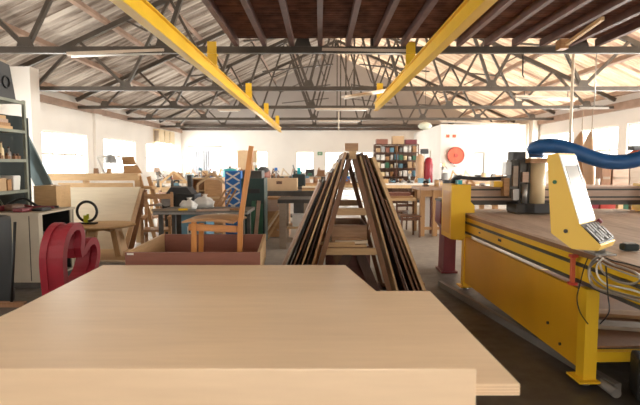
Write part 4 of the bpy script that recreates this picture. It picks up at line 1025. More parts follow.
# blue patterned bag
bb0, bb1 = P(225,189,10.2), P(241,171,10.2)
pat = MB()
xw = bb1.x-bb0.x; zh = bb1.z-.72
for sg in (-1, 1):
    for k in range(4):
        xa_ = bb0.x+.03; xb_ = bb1.x-.03; z0_ = bb1.z-.80+.2*k
        p0_, p1_ = ((xa_,10.187,z0_),(xb_,10.187,z0_+.17)) if sg > 0 else ((xa_,10.184,z0_+.17),(xb_,10.184,z0_))
        pat.bar(p0_, p1_, .002, .035, up=(0,0,1))
thing('blue_chest', 'blue chest with a white lattice pattern standing beside the tall chair post', 'chest', [('body', MB().span((bb0.x,10.19,.0),(bb1.x,10.6,bb1.z),bev=.02), M['bag_blue']), ('pattern', pat, M['white'])])
# teal pot on a bench behind, handled with clutter below
# dark green machine
gx0, gx1 = X(241,9.4), X(264,9.4)
q = [('cabinet', MB().span((gx0,9.4,.05),(gx1,10.0,1.28)), M['green_dark'], None, [('door_panel', MB().span((gx0+.24,9.385,.10),(gx1-.03,9.399,.80)), M['green_mid'], 'mid green panel'), ('vent', MB().span((gx0+.08,9.39,1.0),(gx1-.08,9.399,1.08)), M['black'])]), ('head', MB().span((gx0+.02,9.45,1.281),(gx1-.05,9.95,1.42)), M['dark_steel']), ('foot', MB().span((gx0+.02,9.42,0),(gx1-.02,9.98,.049)), M['black'])]
thing('band_saw', 'dark green machine cabinet behind the tall chair post', 'machine', q)
for i in range(2):
    p_ = X(251+5*i,9.2); single('green_board', MB().bar((p_-.05,9.26+.04*i,.002),(p_+.03,9.33+.03*i,.86),.07,.025,up=(0,1,0)), M['green_mid' if i==0 else 'pink_wood'], ('green' if i==0 else 'pale')+' narrow board leaning on the dark green machine', 'board')
# middle: cardboard box bench
wb0, wb1 = bench(262, 322, 12.0, .8, .90, 'long bench carrying the cardboard box with a hole', 'dark_steel', 'dark_steel')
cx0, cx1 = X(264.5,12.1), X(297,12.1); ctz = Z(178.5,12.1)
hole = MB(); 
thing('cardboard_box', 'cardboard box with a dark hand hole on the middle bench', 'box', [('body', MB().span((cx0,12.1,.901),(cx1,12.6,ctz)), M['card']), ('hand_hole', MB().box(((cx0+cx1)/2-.04,12.097,ctz-.10),(.14,.005,.07)), M['dark_wood']), ('flap', MB().span((cx0,12.085,ctz-.02),(cx1,12.099,ctz+.002)), M['card'])])
for i in range(3):
    x = cx1+.12; single('timber_strip', MB().span((x,12.1,.901+.035*i),(x+.62-.06*i,12.35,.935+.035*i)), M[('pine','seat_wood','ply_pale')[i]], '%s timber strip of the stack right of the cardboard box' % ('bottom','middle','top')[i], 'timber', 'strips right of the cardboard box')
# chest of drawers in brown wood below / in front
dx0, dx1 = X(266,10.4), X(289,10.4); dz = Z(197.5,10.4)
q = [('carcass', MB().span((dx0,10.4,.02),(dx1,10.85,dz)), M['seat_wood'])]
for i in range(3):
    zlo_ = .05+i*(dz-.08)/3; q.append(('drawer', MB().span((dx0+.02,10.385,zlo_),(dx1-.02,10.399,zlo_+(dz-.08)/3-.02)), M['pink_wood' if i==2 else 'seat_wood'], None, [('knob', MB().ball(((dx0+dx1)/2,10.375,zlo_+.12),.015,8,6), M['steel'])]))
thing('drawer_unit', 'brown wooden drawer unit standing in front of the middle bench', 'cabinet', q)
for i in range(4):
    pa_ = X(268+3.2*i,9.9); single('batten', MB().bar((pa_-.25,10.05+.05*i,.002),(pa_+.18,10.07+.05*i,.60+.05*i),.05,.02,up=(0,1,0)), M[('pine','ply_pale','seat_wood','pine')[i]], '%s of four battens leaning on the brown drawer unit' % ('leftmost','second from left','third from left','rightmost')[i], 'batten', 'battens leaning on the drawer unit')
# dark steel table
tx0, tx1 = X(279,9), X(311,9); tz_ = Z(199.5,9)
q = [('table_top', MB().span((tx0-.03,9.0,tz_-.07),(tx1,9.9,tz_)), M['dark_steel'])]
for x in (tx0+.06, tx1-.07):
    for y in (9.06, 9.84): q.append(('leg', MB().span((x-.06,y-.06,0),(x+.06,y+.06,tz_-.071)), M['grey_wood']))
q.append(('stretcher', MB().span((tx0+.121,9.03,.12),(tx1-.131,9.09,.2)), M['grey_wood'])); q.append(('lower_shelf', MB().span((tx0+.13,9.2,.35),(tx1-.14,9.8,.38)), M['pine']))
thing('steel_table', 'heavy dark steel topped table left of the A-frame', 'table', q)
single('white_carton', MB().span((tx0+.22,9.3,.381),(tx0+.46,9.6,.60)), M['cloth'], 'white carton on the lower shelf of the dark steel table', 'carton')
for i in range(3):
    single('wood_beam', MB().span((tx1-.05+.0*i,9.25+.16*i,.0),(tx1+.35,9.38+.16*i,.12)), M['pine'], '%s of three pine blocks on the floor by the dark steel table' % ('nearest','middle one','farthest')[i], 'timber', 'pine blocks by the steel table')
# trestle with planks right of the A-frame
pxa, pxb = X(368,9.8), X(417,9.8)
for ti, x in enumerate((pxa+.12, X(391,9.8))):
    q = [('trestle_bar', MB().span((x-.04,9.75,.74),(x+.04,10.3,.82)), M['brown_wood'])]
    for sgn in (-1,1):
        for y in (9.8,10.25): q.append(('leg', MB().bar((x+sgn*.02,y,.739),(x+sgn*.10,y,.0+.01),.04,.05,up=(0,1,0)), M['brown_wood']))
    thing('trestle', ('brown wooden trestle behind the A-frame, under the hidden end of the planks','brown wooden trestle beside the A-frame, nearer the dark dining chair, under the planks')[ti], 'trestle', q, 'trestles under the planks')
z = .821
for i,(h_,mt,lab) in enumerate(((.05,'pine','lowest plank on the trestles right of the A-frame'),(.045,'seat_wood','middle plank on the trestles right of the A-frame'),(.06,'red_wood','reddish top plank on the trestles right of the A-frame'))):
    single('plank', MB().span((pxa,9.85+.03*i,z),(pxb-.05*i,10.2,z+h_)), M[mt], lab, 'plank', 'planks on the trestles'); z += h_+.001
# dark dining chair
dcx = X(411,10.5); 
def dark_chair(px, Y, rz, label, m_):
    x = X(px,Y); TT = Matrix.Translation((x,Y,0)) @ Matrix.Rotation(rz,4,'Z'); D = lambda: MB(TT); q = []
    for sx_ in (-1,1):
        q.append(('front_leg', D().bar((sx_*.19,-.19,.43),(sx_*.20,-.20,0),.035,.035), m_)); q.append(('back_post', D().bar((sx_*.18,.19,0),(sx_*.19,.24,.92),.032,.032), m_))
        q.append(('side_rail', D().span((sx_*.19-.012,-.17,.36),(sx_*.19+.012,.18,.42)), m_))
    q.append(('seat', D().span((-.23,-.23,.431),(.23,.20,.465),bev=.012), m_)); q.append(('front_rail', D().span((-.17,-.20,.36),(.17,-.18,.42)), m_))
    q.append(('top_rail', D().span((-.21,.225,.87),(.21,.255,.955)), m_)); q.append(('middle_rail', D().span((-.17,.205,.62),(.17,.225,.68)), m_))
    thing('dining_chair', label, 'chair', q, 'brown wooden chairs in the middle of the hall')
dark_chair(408.5, 10.64, .12, 'dark brown wooden chair standing in the open floor right of the A-frame', M['chair_brown'])
dark_chair(397, 11.6, -.5, 'dark wooden chair behind the planks on the trestles', M['dark_wood'])
# light table
ltx0, ltx1 = X(420,10.6), X(500,10.6); ltz = Z(187.5,10.6)
q = [('table_top', MB().span((ltx0,10.6,ltz-.06),(ltx1,11.6,ltz)), M['pink_wood'])]
for x in (ltx0+.07, X(436,10.6), ltx1-.07):
    for y in (10.66, 11.54): q.append(('leg', MB().span((x-.05,y-.05,0),(x+.05,y+.05,ltz-.061)), M['oak']))
q.append(('rail', MB().span((ltx0+.121,10.63,ltz-.2),(ltx1-.13,10.67,ltz-.062)), M['oak'])); q.append(('lower_rail', MB().span((ltx0+.121,10.63,.14),(ltx1-.13,10.67,.2)), M['oak']))
thing('assembly_table', 'light topped wooden table behind the yellow gantry column', 'table', q)
for i,(px,w2,h2,mt,lab) in enumerate(((427,.15,.46,'cloth','tall white panel standing below the light table'),(433.8,.1,.42,'red_wood','reddish board standing below the light table'),(441,.14,.4,'cloth','white carton standing below the light table'))):
    x = X(px,11); single('stored_board', MB().span((x-w2/2,11.0,.0),(x+w2/2,11.25,h2+.4)), M[mt], lab, 'panel')
dark_chair(437, 12.3, .3, 'reddish wooden chair behind the light topped table', M['red_wood'])
# ------------------------------------------------------------------ right background
rb0, rb1 = X(545,10.2), X(700,10.2); rbz = Z(185.5,10.2)
q = [('bench_top', MB().span((rb0,10.2,rbz-.06),(rb1,11.2,rbz)), M['pink_wood']), ('lower_shelf', MB().span((rb0+.1,10.3,.55),(rb1-.1,11.1,.58)), M['pink_wood'])]
for i in range(5):
    x = rb0+.1+(rb1-rb0-.2)*i/4
    for y in (10.26, 11.14): q.append(('leg', MB().span((x-.05,y-.05,0),(x+.05,y+.05,rbz-.061)), M['pine_z']))
thing('high_bench', 'high pinkish timber bench behind the router at the right', 'workbench', q, 'workbenches of the hall')
for i,(px0_,px1_,h2,mt,nm,lab) in enumerate(((591,600,.30,'red','toolbox','narrow dark red toolbox under the high bench'),(602,620,.26,'bright_red','toolbox','wide bright red toolbox under the high bench'),(623,630,.22,'green_mid','tin','green tin under the high bench right of the red toolboxes'),(633,645,.3,'card','cardboard_box','cardboard box under the high bench at the right edge'),(574,588,.28,'bright_red','toolbox','red toolbox under the high bench beneath the leaf shaped panels'))):
    xa_, xb_ = X(px0_,10.5), X(px1_,10.5)
    thing(nm, lab, 'box', [('body', MB().span((xa_,10.5,.581),(xb_,10.85,.581+h2)), M[mt]), ('lid', MB().span((xa_-.005,10.495,.582+h2),(xb_+.005,10.855,.60+h2)), M[mt]), ('handle', MB().tube([((xa_+xb_)/2-.05,10.67,.60+h2),((xa_+xb_)/2-.04,10.67,.63+h2),((xa_+xb_)/2+.04,10.67,.63+h2),((xa_+xb_)/2+.05,10.67,.60+h2)],.008,6), M['dark_steel'])])
zb2 = rbz+.001
for px0_,px1_,pyt,mt,nm,lab in ((602,611,165,'brown_wood','cabinet','small brown wooden cabinet on the high bench behind the hose'),(613,629,163,'pink_wood','crate','grey timber crate on the high bench at the right'),(630,646,160,'grey_wood','crate','taller grey timber crate at the right edge of the high bench')):
    xa_, xb_ = X(px0_,10.5), X(px1_,10.5); zt2 = Z(pyt,10.5)
    thing('wooden_crate' if nm=='crate' else 'small_cabinet', lab, nm, [('body', MB().span((xa_,10.5,zb2),(xb_,10.95,zt2-.03)), M[mt]), ('lid', MB().span((xa_-.006,10.494,zt2-.029),(xb_+.006,10.956,zt2)), M[mt]), ('batten', MB().span((xa_+.02,10.485,zb2+.12),(xb_-.02,10.499,zb2+.17)), M['grey_wood'])])
x_ = X(636,10.7); zt2 = Z(160,10.5)+.001
thing('sanding_machine', 'orange red machine with a dark motor on the taller grey crate', 'machine', [('body', MB().ball((x_,10.7,zt2+.11),.15,14,9,(1.1,1,.72)), M['orange_red']), ('motor', MB().box((x_-.02,10.72,zt2+.255),(.24,.2,.1),bev=.03), M['charcoal']), ('handle', MB().bar((x_-.2,10.7,zt2+.08),(x_-.09,10.7,zt2+.16),.05,.05), M['charcoal'])])
for i,px in enumerate((592.5,597.5)):
    x = X(px,10.4); thing('paint_tin', ('left' if i==0 else 'right')+' one of two small pale tins on the high bench', 'tin', [('can', MB().cyl((x,10.4,zb2),(x,10.4,zb2+.13),.05,n=14), M['white']), ('lid', MB().cyl((x,10.4,zb2+.1301),(x,10.4,zb2+.14),.046,n=14), M['steel'])], 'tins on the high bench')
# leaf shaped moulded panels hung above the high bench
def leaf(pxc, pyt, pyb, wpx, Y, lab, lean):
    top = P(pxc,pyt,Y); bot = P(pxc+lean,pyb,Y); hgt = top.z-bot.z; hw = wpx/2/FPX*Y; n_ = 18
    def fn(u, v, d):
        zz = bot.z+hgt*u; ww = hw*(.62+.38*math.sin(min(1,u/.45)*PI/2)) if u < .45 else hw*math.cos((u-.45)/.55*PI/2)**.75
        ww = max(ww, .004)
        return Vector((bot.x+(top.x-bot.x)*u+ww*(v*2-1), Y+.14*(v*2-1)**2*ww/hw+d, zz))
    m_ = MB(); m_.grid(lambda u,v: fn(u,v,0), n_, 8); m_.grid(lambda u,v: fn(u,1-v,.03), n_, 8)
    rim = [(i/n_,0) for i in range(n_+1)]; rim2 = [(i/n_,1) for i in range(n_+1)]
    for rr_ in (rim, rim2):
        vs = [fn(u,v,0) for u,v in rr_]+[fn(u,v,.03) for u,v in rr_]; L_ = len(rr_)
        m_.add(vs, [(i,i+1,L_+i+1,L_+i) for i in range(L_-1)])
    rp = MB().tube([top+Vector((0,.0,-.02)), Vector((top.x,Y,2.62))],.008,6)
    thing('veneer_leaf', lab, 'panel', [('shell', m_, M['leaf']), ('hanging_rope', rp, M['rope'])], 'leaf shaped panels')
leaf(582,131,184.5,18,9.9,'left and wider of two hanging leaf shaped wooden panels',1)
leaf(592,130,184.5,13,9.68,'right and narrower of two hanging leaf shaped wooden panels',1.5)
single('hanging_rod', MB().span((X(576,9.9),9.83,2.62),(X(604,9.9),9.87,2.66)).cyl((X(590,9.9),9.85,2.66),(X(590,9.9),9.85,4.1),.012,n=8), M['pipe'], 'metal rod hung from the roof above the leaf panels', 'rod')
# conduit and ropes from the roof
ca, cb_ = P(597.5,30,8.9), P(602,185,8.9)
single('conduit', MB().cyl((cb_.x,10.1,.0),(cb_.x,10.1,4.15),.028,n=10), M['conduit'], 'thin cream conduit dropping from the roof past the leaf panels', 'conduit')
# wall things
rx = X(455,23.95)
rz_ = Z(155.5,23.95)
thing('fire_hose_reel', 'round red fire hose reel on the white partition wall', 'fire hose', [('disc', MB().cyl((rx,23.99,rz_),(rx,23.86,rz_),.385,n=32), M['orange_red']), ('hub', MB().cyl((rx,23.859,rz_),(rx,23.82,rz_),.09,n=16), M['bright_red']), ('rim', MB().tube([(rx+.385*math.cos(t*PI/16),23.86,rz_+.385*math.sin(t*PI/16)) for t in range(32)],.025,6,True), M['bright_red']), ('wall_mount', MB().cyl((rx,23.80,rz_-.5),(rx,23.99,rz_-.5),.03,n=8), M['steel'])])
for i,px in enumerate((447.5,454)):
    x = X(px,23.9); z = Z(136,23.9); single('sign_plate', MB().box((x,23.988,z),(.16,.02,.14)), M['orange_red'], ('left' if i==0 else 'right')+' one of two small orange plates high on the partition', 'sign', 'plates above the hose reel')
sx2, sz = X(320,30.9), Z(153.5,30.9)
thing('exit_sign', 'small green exit sign on the back wall between the windows', 'sign', [('plate', MB().box((sx2,30.985,sz),(.30,.025,.2)), M['sign_green']), ('pictogram', MB().box((sx2-.05,30.97,sz),(.05,.004,.1)).prism([(sx2+.02,30.972,sz-.05),(sx2+.02,30.972,sz+.05),(sx2+.09,30.972,sz)],(0,-.003,0)), M['white'])])
for i,(px,w2,lab) in enumerate(((196,.55,'left grey curtain in the first back window'),(206,.5,'right grey curtain in the first back window'))):
    x = X(px,30.9); single('curtain', MB().grid(lambda u,v: Vector((x-w2/2+w2*u,30.9+.03*math.sin(u*22),.95+1.42*v)), 24, 2).grid(lambda u,v: Vector((x+w2/2-w2*u,30.915+.03*math.sin((1-u)*22),.95+1.42*v)), 24, 2), M['grey_cloth'], lab, 'curtain', 'curtains of the back wall')
x0_, x1_ = X(237,30.8), X(257,30.8)
single('window_board', MB().span((x0_,30.93,.95),(x1_,30.97,2.38)), M['card'], 'brown board covering the left part of a back window', 'board')
x0_ = X(175,30.9); single('wall_conduit', MB().cyl((X(188,30.9),30.95,2.62),(X(222,30.9),30.95,2.62),.02,n=8), M['pipe'], 'thin pipe along the back wall above the curtained window', 'pipe')
for i,px in enumerate((161.5,167.5,173.5)):
    zc_ = Z(137,27); yy = 26.3+.95*i
    q = [('housing', MB().span((XL+.005,yy-.4,zc_-.35),(XL+.32,yy+.35,zc_+.35)), M['cream'])]
    q.append(('grille', MB().span((XL+.05,yy-.411,zc_-.28),(XL+.28,yy-.401,zc_+.28)), M['grey_wood']))
    thing('wall_vent', '%s of three cream vent housings high in the back left corner' % ('nearest','middle one','farthest')[i], 'vent', q, 'vents in the back left corner')
# lights
def batten(pa, pb, Y0_, Y1_, label, wdt=.11, h=3.30):
    a_, b_ = P(pa[0],pa[1],Y0_), P(pb[0],pb[1],Y1_)
    d_ = (b_-a_).normalized()
    q = [('housing', MB().bar(a_,b_,wdt,.05), M['batten']), ('tube', MB().cyl(a_+d_*.06-Vector((0,0,.045)),b_-d_*.06-Vector((0,0,.045)),.019,n=8), M['white'])]
    for t in (.15,.85):
        c_ = a_.lerp(b_,t); q.append(('hanging_bracket', MB().cyl(c_+Vector((0,0,.026)),(c_.x,c_.y,max(3.46,c_.z+.12)),.012,n=6), M['dark_steel']))
    thing('ceiling_light', label, 'light', q, 'fluorescent battens')
batten((68,54),(165,50.5),8.85,8.85,'long batten light under the nearest truss at the left')
batten((322,50),(412,51.5),8.85,8.85,'long batten light under the nearest truss left of the right crane rail',.11)
batten((343,97),(394,88.5),11.8,13.3,'batten light hung slanting below the second truss near the short rail')
batten((315,109),(368,109),17.6,17.6,'batten light under the third truss in the middle')
batten((318,121),(360,121),22.1,22.1,'batten light under the fourth truss in the middle')
batten((515,96),(577,99),13.3,13.3,'batten light under the second truss at the right')
batten((440,121),(520,124),22.1,22.1,'batten light under the fourth truss at the right')
batten((218,110),(240,110),17.6,17.6,'batten light under the third truss by the long rail')
pp = X(338.5,17.6); single('hanging_pipe', MB().cyl((pp,17.6,Z(131,17.6)),(pp,17.6,Z(109.5,17.6)-.08),.02,n=8), M['conduit'], 'thin cream pipe hanging from the batten light in the middle', 'pipe')
lx = P(425,126,21.0)
thing('pendant_lamp', 'pale oval pendant lamp hanging before the partition corner', 'lamp', [('lamp_shade', MB().lathe([(.05,.17),(.2,.12),(.29,.02),(.29,-.03)],(lx.x,21.0,lx.z),20), M['lamp_glass']), ('diffuser', MB().lathe([(.28,-.031),(.2,-.12),(.06,-.16)],(lx.x,21.0,lx.z),20), M['lamp_glass']), ('cord', MB().cyl((lx.x,21.0,lx.z+.17),(lx.x,21.0,6.0),.01,n=6), M['black'])])
hx_ = P(523,60,8.85); single('hanging_hook', MB().tube([(hx_.x,8.85,3.46),(hx_.x,8.85,3.1),(hx_.x+.03,8.85,3.06)],.012,6), M['dark_steel'], 'short dark hook rod hanging from the nearest truss at the right', 'hook')
bxh = P(561,43,8.4)
thing('hoist_block', 'wooden block hung below the rusty loft at the right', 'block', [('block', MB().span((bxh.x-.06,8.28,Z(50,8.4)),(bxh.x+.07,8.46,3.58)), M['seat_wood']), ('hanging_strut', MB().bar((bxh.x,8.2,Z(44,8.2)),(X(596,7.0),7.0,3.54),.05,.05), M['pine_y'])])
# ------------------------------------------------------------------ clutter on the far benches
ORDN = ['first','second','third','fourth','fifth','sixth','seventh','eighth','ninth','tenth','eleventh','twelfth','thirteenth','fourteenth','fifteenth','sixteenth']
rnd = random.Random(21)
CN = {'steel_blue':'blue grey','bag_blue':'blue','teal':'teal','white':'white','card':'brown','seat_wood':'brown wooden','pine':'pine','dark_steel':'dark','black':'black','grey':'grey','cream':'cream','bright_red':'red','orange_red':'orange red','green_mid':'green','brown_wood':'dark brown','pink_wood':'pale wooden','charcoal':'charcoal','steel':'bare steel','yellow':'yellow','cloth':'off white','ply_pale':'pale plywood','red_wood':'reddish'}
def o_box(x,y,z,s,m_):
    w_, d_, h_ = s*rnd.uniform(.8,1.3), s*rnd.uniform(.6,.9), s*rnd.uniform(.5,.9)
    return 'storage_box','box',[('body',MB().box((x,y,z+h_/2),(w_,d_,h_)),M[m_]),('lid',MB().box((x,y,z+h_+.011),(w_*1.04,d_*1.04,.02)),M[m_])]
def o_tin(x,y,z,s,m_):
    r,h_ = s*.3, s*.8
    return 'paint_tin','tin',[('can',MB().cyl((x,y,z),(x,y,z+h_),r,n=14),M[m_]),('lid',MB().cyl((x,y,z+h_+.0005),(x,y,z+h_+.015),r*.9,n=14),M['steel'])]
def o_drill(x,y,z,s,m_):
    h_ = s*2.0
    return 'bench_drill','drill',[('base',MB().box((x,y,z+.02),(s*.7,s*.8,.04)),M['dark_steel']),('column',MB().cyl((x,y+.1*s,z+.04),(x,y+.1*s,z+h_*.75),.035,n=10),M['steel']),('head',MB().box((x,y-.1*s,z+h_*.86),(s*.4,s*.9,h_*.22),bev=.02),M[m_]),('chuck',MB().cyl((x,y-.3*s,z+h_*.6),(x,y-.3*s,z+h_*.749),.03,n=8),M['steel']),('lever',MB().bar((x+s*.2,y-.3*s,z+h_*.8),(x+s*.45,y-.35*s,z+h_*.62),.02,.02),M['dark_steel'])]
def o_vice(x,y,z,s,m_):
    return 'bench_vice','vice',[('body',MB().box((x,y,z+s*.2),(s*.4,s*.8,s*.4),taper=.8),M[m_]),('jaw',MB().box((x,y-s*.5,z+s*.33),(s*.55,s*.18,s*.28)),M['steel']),('handle',MB().cyl((x-s*.35,y-s*.65,z+s*.22),(x+s*.35,y-s*.65,z+s*.22),.014,n=8),M['steel'])]
def o_grind(x,y,z,s,m_):
    return 'bench_grinder','grinder',[('base',MB().box((x,y,z+s*.12),(s*.5,s*.5,s*.24),taper=.7),M['dark_steel']),('motor',MB().cyl((x-s*.3,y,z+s*.42),(x+s*.3,y,z+s*.42),s*.18,n=14),M[m_]),('wheel',MB().cyl((x-s*.42,y,z+s*.42),(x-s*.31,y,z+s*.42),s*.24,n=16),M['grey']),('wheel',MB().cyl((x+s*.31,y,z+s*.42),(x+s*.42,y,z+s*.42),s*.24,n=16),M['grey'])]
def o_sander(x,y,z,s,m_):
    return 'power_sander','sander',[('sole',MB().box((x,y,z+.015),(s*.8,s*.4,.03)),M['dark_steel']),('body',MB().box((x,y,z+s*.22),(s*.6,s*.36,s*.36),bev=.03,taper=.8),M[m_]),('handle',MB().tube([(x-s*.25,y,z+s*.38),(x-s*.15,y,z+s*.6),(x+s*.2,y,z+s*.6),(x+s*.28,y,z+s*.4)],.03,8),M['black'])]
def o_wood(x,y,z,s,m_):
    return 'braced_timber','frame',[('rail',MB().bar((x-s*.7,y,z+.03),(x+s*.6,y,z+.03),.05,.06),M[m_]),('upright',MB().bar((x-s*.5,y,z+.06),(x-s*.25,y,z+s*1.1),.05,.05,up=(0,1,0)),M[m_]),('brace',MB().bar((x-s*.27,y,z+s*.95),(x+s*.5,y,z+.06),.045,.045,up=(0,1,0)),M[m_])]
def o_bottle(x,y,z,s,m_):
    h_=s*.9
    return 'bottle','bottle',[('body',MB().lathe([(.05*s*3,0),(.05*s*3,h_*.6),(.02*s*3,h_*.78),(.02*s*3,h_*.95)],(x,y,z),12),M[m_]),('cap',MB().cyl((x,y,z+h_*.951),(x,y,z+h_*1.05),.03*s*2,n=10),M['bright_red'])]
def o_clamp(x,y,z,s,m_):
    return 'bar_clamp','clamp',[('bar',MB().box((x,y,z+s*.75),(.03,.02,s*1.5)),M['steel']),('jaw',MB().box((x+s*.18,y,z+s*1.4),(s*.4,.04,.05)),M[m_]),('foot',MB().box((x,y,z+.015),(s*.5,s*.4,.029)),M['dark_steel']),('sliding_jaw',MB().box((x+s*.18,y,z+s*.5),(s*.4,.04,.06)),M[m_])]
OBS = [o_box,o_tin,o_drill,o_vice,o_grind,o_sander,o_wood,o_bottle,o_clamp,o_box,o_wood]
COLS = ['steel_blue','bag_blue','white','card','seat_wood','pine','dark_steel','black','grey','cream','bright_red','green_mid','brown_wood','pink_wood','charcoal','white','cloth','steel_blue','pine','seat_wood']
WOODC = ['pine','seat_wood','pink_wood','brown_wood','ply_pale']
CLN = {'storage_box':'box with lid','paint_tin':'paint tin','bench_drill':'bench drill','bench_vice':'bench vice','bench_grinder':'bench grinder','power_sander':'power sander','braced_timber':'braced timber','bottle':'bottle','bar_clamp':'bar clamp'}
def clutter(x0, x1, y, z, n, s, where, seq=None, rows=2):
    st = (x1-x0)/n
    for r in range(rows):
        for i in range(n):
            f = OBS[(rnd.randrange(len(OBS)))] if not seq else seq[i % len(seq)]
            m_ = rnd.choice(WOODC) if f is o_wood else rnd.choice(COLS)
            sc = min(s*rnd.uniform(.8,1.15)*(1.0 if r == 0 else 1.25), st*.70)
            yy = y if rows == 1 else y-.16+.40*r
            nm, cat, q = f(x0+st*(i+.5), yy+rnd.uniform(-.02,.02), z, sc, m_)
            rw = '' if rows == 1 else (', front row' if r == 0 else ', back row')
            thing(nm, '%s %s, %s from left%s, on %s' % (CN.get(m_,m_), CLN[nm], ORDN[i], rw, where), cat, q, 'tools and goods on ' + where)
x0, x1 = bench(148, 236, 14.2, .9, .88, 'long pine workbench below the left windows, behind the gabled frames')
clutter(x0, x1, 14.55, .881, 6, 0.44, 'the left window bench')
x0, x1 = bench(192, 300, 19.0, .9, .90, 'long pine workbench in the middle of the hall, third from the back')
clutter(x0, x1, 19.4, .901, 11, 0.47, 'the mid hall bench')
x0, x1 = bench(300, 372, 17.0, .9, .90, 'dark workbench seen behind the ridge of the A-frame', 'seat_wood')
clutter(x0, x1, 17.4, .901, 7, 0.44, 'the bench behind the A-frame')
x0, x1 = bench(186, 300, 25.5, .9, .92, 'workbench along the middle left of the back wall', 'dark_steel', 'dark_steel')
clutter(x0, x1, 25.9, .921, 11, 0.55, 'the left back bench')
x0, x1 = bench(304, 372, 25.5, .9, .92, 'workbench below the widest back window', 'grey_wood')
clutter(x0, x1, 25.9, .921, 6, 0.52, 'the wide window bench')
x0, x1 = bench(372, 436, 15.4, .9, .95, 'white workbench in front of the shelves full of goods', 'white', 'pine_z')
clutter(x0, x1, 15.8, .951, 7, 0.42, 'the white bench')
x0, x1 = bench(152, 200, 20.6, .9, .90, 'short workbench in the back left corner below the last left window', 'grey_wood')
clutter(x0, x1, 21.0, .901, 5, 0.52, 'the back corner bench')
clutter(ltx0+.1, ltx1-.1, 11.1, ltz+.001, 6, .28, 'the light topped table', [o_sander,o_tin,o_box,o_bottle,o_wood,o_vice], 1)
x0, x1 = bench(440, 545, 19.5, .9, .90, 'workbench in front of the white partition', 'pink_wood')
clutter(x0, x1, 19.9, .901, 8, 0.47, 'the partition bench')
# on cabinet and middle bench
tp = P(228,172,16.0)
bench(222, 262, 16.0, .8, .95, 'short dark workbench carrying the teal pot', 'dark_steel', 'dark_steel')
thing('teal_pot', 'round teal glue pot on the short dark workbench left of the tall chair post', 'pot', [('pot', MB().lathe([(.2,0),(.25,.05),(.25,.30),(.22,.36),(.23,.38)],(tp.x,16.35,.951),20), M['teal']), ('lid', MB().lathe([(.235,0),(.2,.05),(.05,.08)],(tp.x,16.35,1.3315),20), M['teal']), ('knob', MB().ball((tp.x,16.35,1.445),.035,8,6), M['black'])])
hb = X(266,16.2)
thing('duffel_bag', 'reddish and dark duffel bag on the short dark bench by the brown window board', 'bag', [('body', MB().ball((hb-.1,16.35,1.21),.27,14,9,(.9,.8,.95)), M['red_wood']), ('flap', MB().ball((hb-.1,16.30,1.33),.2,12,8,(1,.9,.7)), M['charcoal']), ('strap', MB().tube([(hb-.2,16.3,1.42),(hb-.1,16.3,1.75),(hb,16.3,1.42)],.016,6), M['charcoal'])])
# plants-like teal motor cluster
pm = P(299,170,13.2)
thing('router_motor', 'dark teal machine with upright levers behind the cardboard box', 'machine', [('stand', MB().span((pm.x-.14,13.1,0),(pm.x+.14,13.4,.95)), M['dark_steel']), ('body', MB().box((pm.x,13.25,1.12),(.34,.3,.33),bev=.05), M['tarp_dark']), ('lever', MB().bar((pm.x-.08,13.2,1.29),(pm.x-.16,13.2,1.52),.03,.03,up=(0,1,0)), M['tarp']), ('lever', MB().bar((pm.x+.06,13.2,1.29),(pm.x+.12,13.2,1.56),.03,.03,up=(0,1,0)), M['tarp']), ('hose_end', MB().cyl((pm.x,13.2,1.286),(pm.x,13.2,1.46),.05,n=10), M['teal'])])
# goods shelves at the back right
gx0, gx1, gY = X(375,21.5), X(418,21.5), 21.5
gz = [.15,.62,1.02,1.38,1.72,2.06]
q = []
for x in (gx0, (gx0+gx1)/2, gx1):
    for y in (gY, gY+.5): q.append(('post', MB().span((x-.02,y-.02,0),(x+.02,y+.02,2.40)), M['dark_wood']))
for z in gz: q.append(('shelf', MB().span((gx0-.02,gY+.021,z-.03),(gx1+.02,gY+.479,z)), M['dark_wood']))
q.append(('back_panel', MB().span((gx0+.021,gY+.485,.1),(gx1-.021,gY+.498,2.36)), M['dark_wood']))
thing('goods_shelves', 'dark wide shelves packed with small goods at the back', 'shelving', q)
gc = ['white','card','cloth','steel_blue','white','green_mid','charcoal','cloth','seat_wood','grey','black','cream','red_wood','grey','bright_red','white']
SN = ['bottom','second','third','fourth','fifth','top']
for li, z in enumerate(gz):
    if li == 0: continue
    n = 9; stp = (gx1-gx0-.1)/n
    for i in range(n):
        x = gx0+.05+stp*(i+.5); m_ = gc[(i*5+li*3+rnd.randrange(6)) % len(gc)]
        k = rnd.randrange(4); h_ = rnd.uniform(.15,.28)
        w_ = stp*.82
        side = ORDN[i]
        if k == 0: nm, cat, d_ = 'paint_tin','tin', MB().cyl((x,gY+.15,z+.001),(x,gY+.15,z+h_),w_*.48,n=12)
        elif k in (1, 3): nm, cat, d_ = 'storage_box','box', MB().box((x,gY+.18,z+.001+h_/2),(w_,.25,h_))
        else: nm, cat, d_ = 'jar','jar', MB().lathe([(w_*.4,0),(w_*.42,h_*.7),(w_*.3,h_*.85),(w_*.32,h_)],(x,gY+.14,z+.001),12)
        single(nm, d_, M[m_], '%s %s, %s from the left on the %s goods shelf' % (CN.get(m_,m_), cat, side, SN[li]), cat, 'goods on the back shelves')
for i,(dx,h_,mt,lab) in enumerate(((.3,.22,'red_wood','reddish carton on top of the goods shelves at the left'),(1.0,.35,'card','stacked brown carton on top of the goods shelves in the middle'),(1.55,.2,'maroon','maroon bag on top of the goods shelves at the right'))):
    z = 2.401; single('carton', MB().box((gx0+dx,gY+.25,z+h_/2),(.5,.4,h_),bev=.02), M[mt], lab, 'carton')
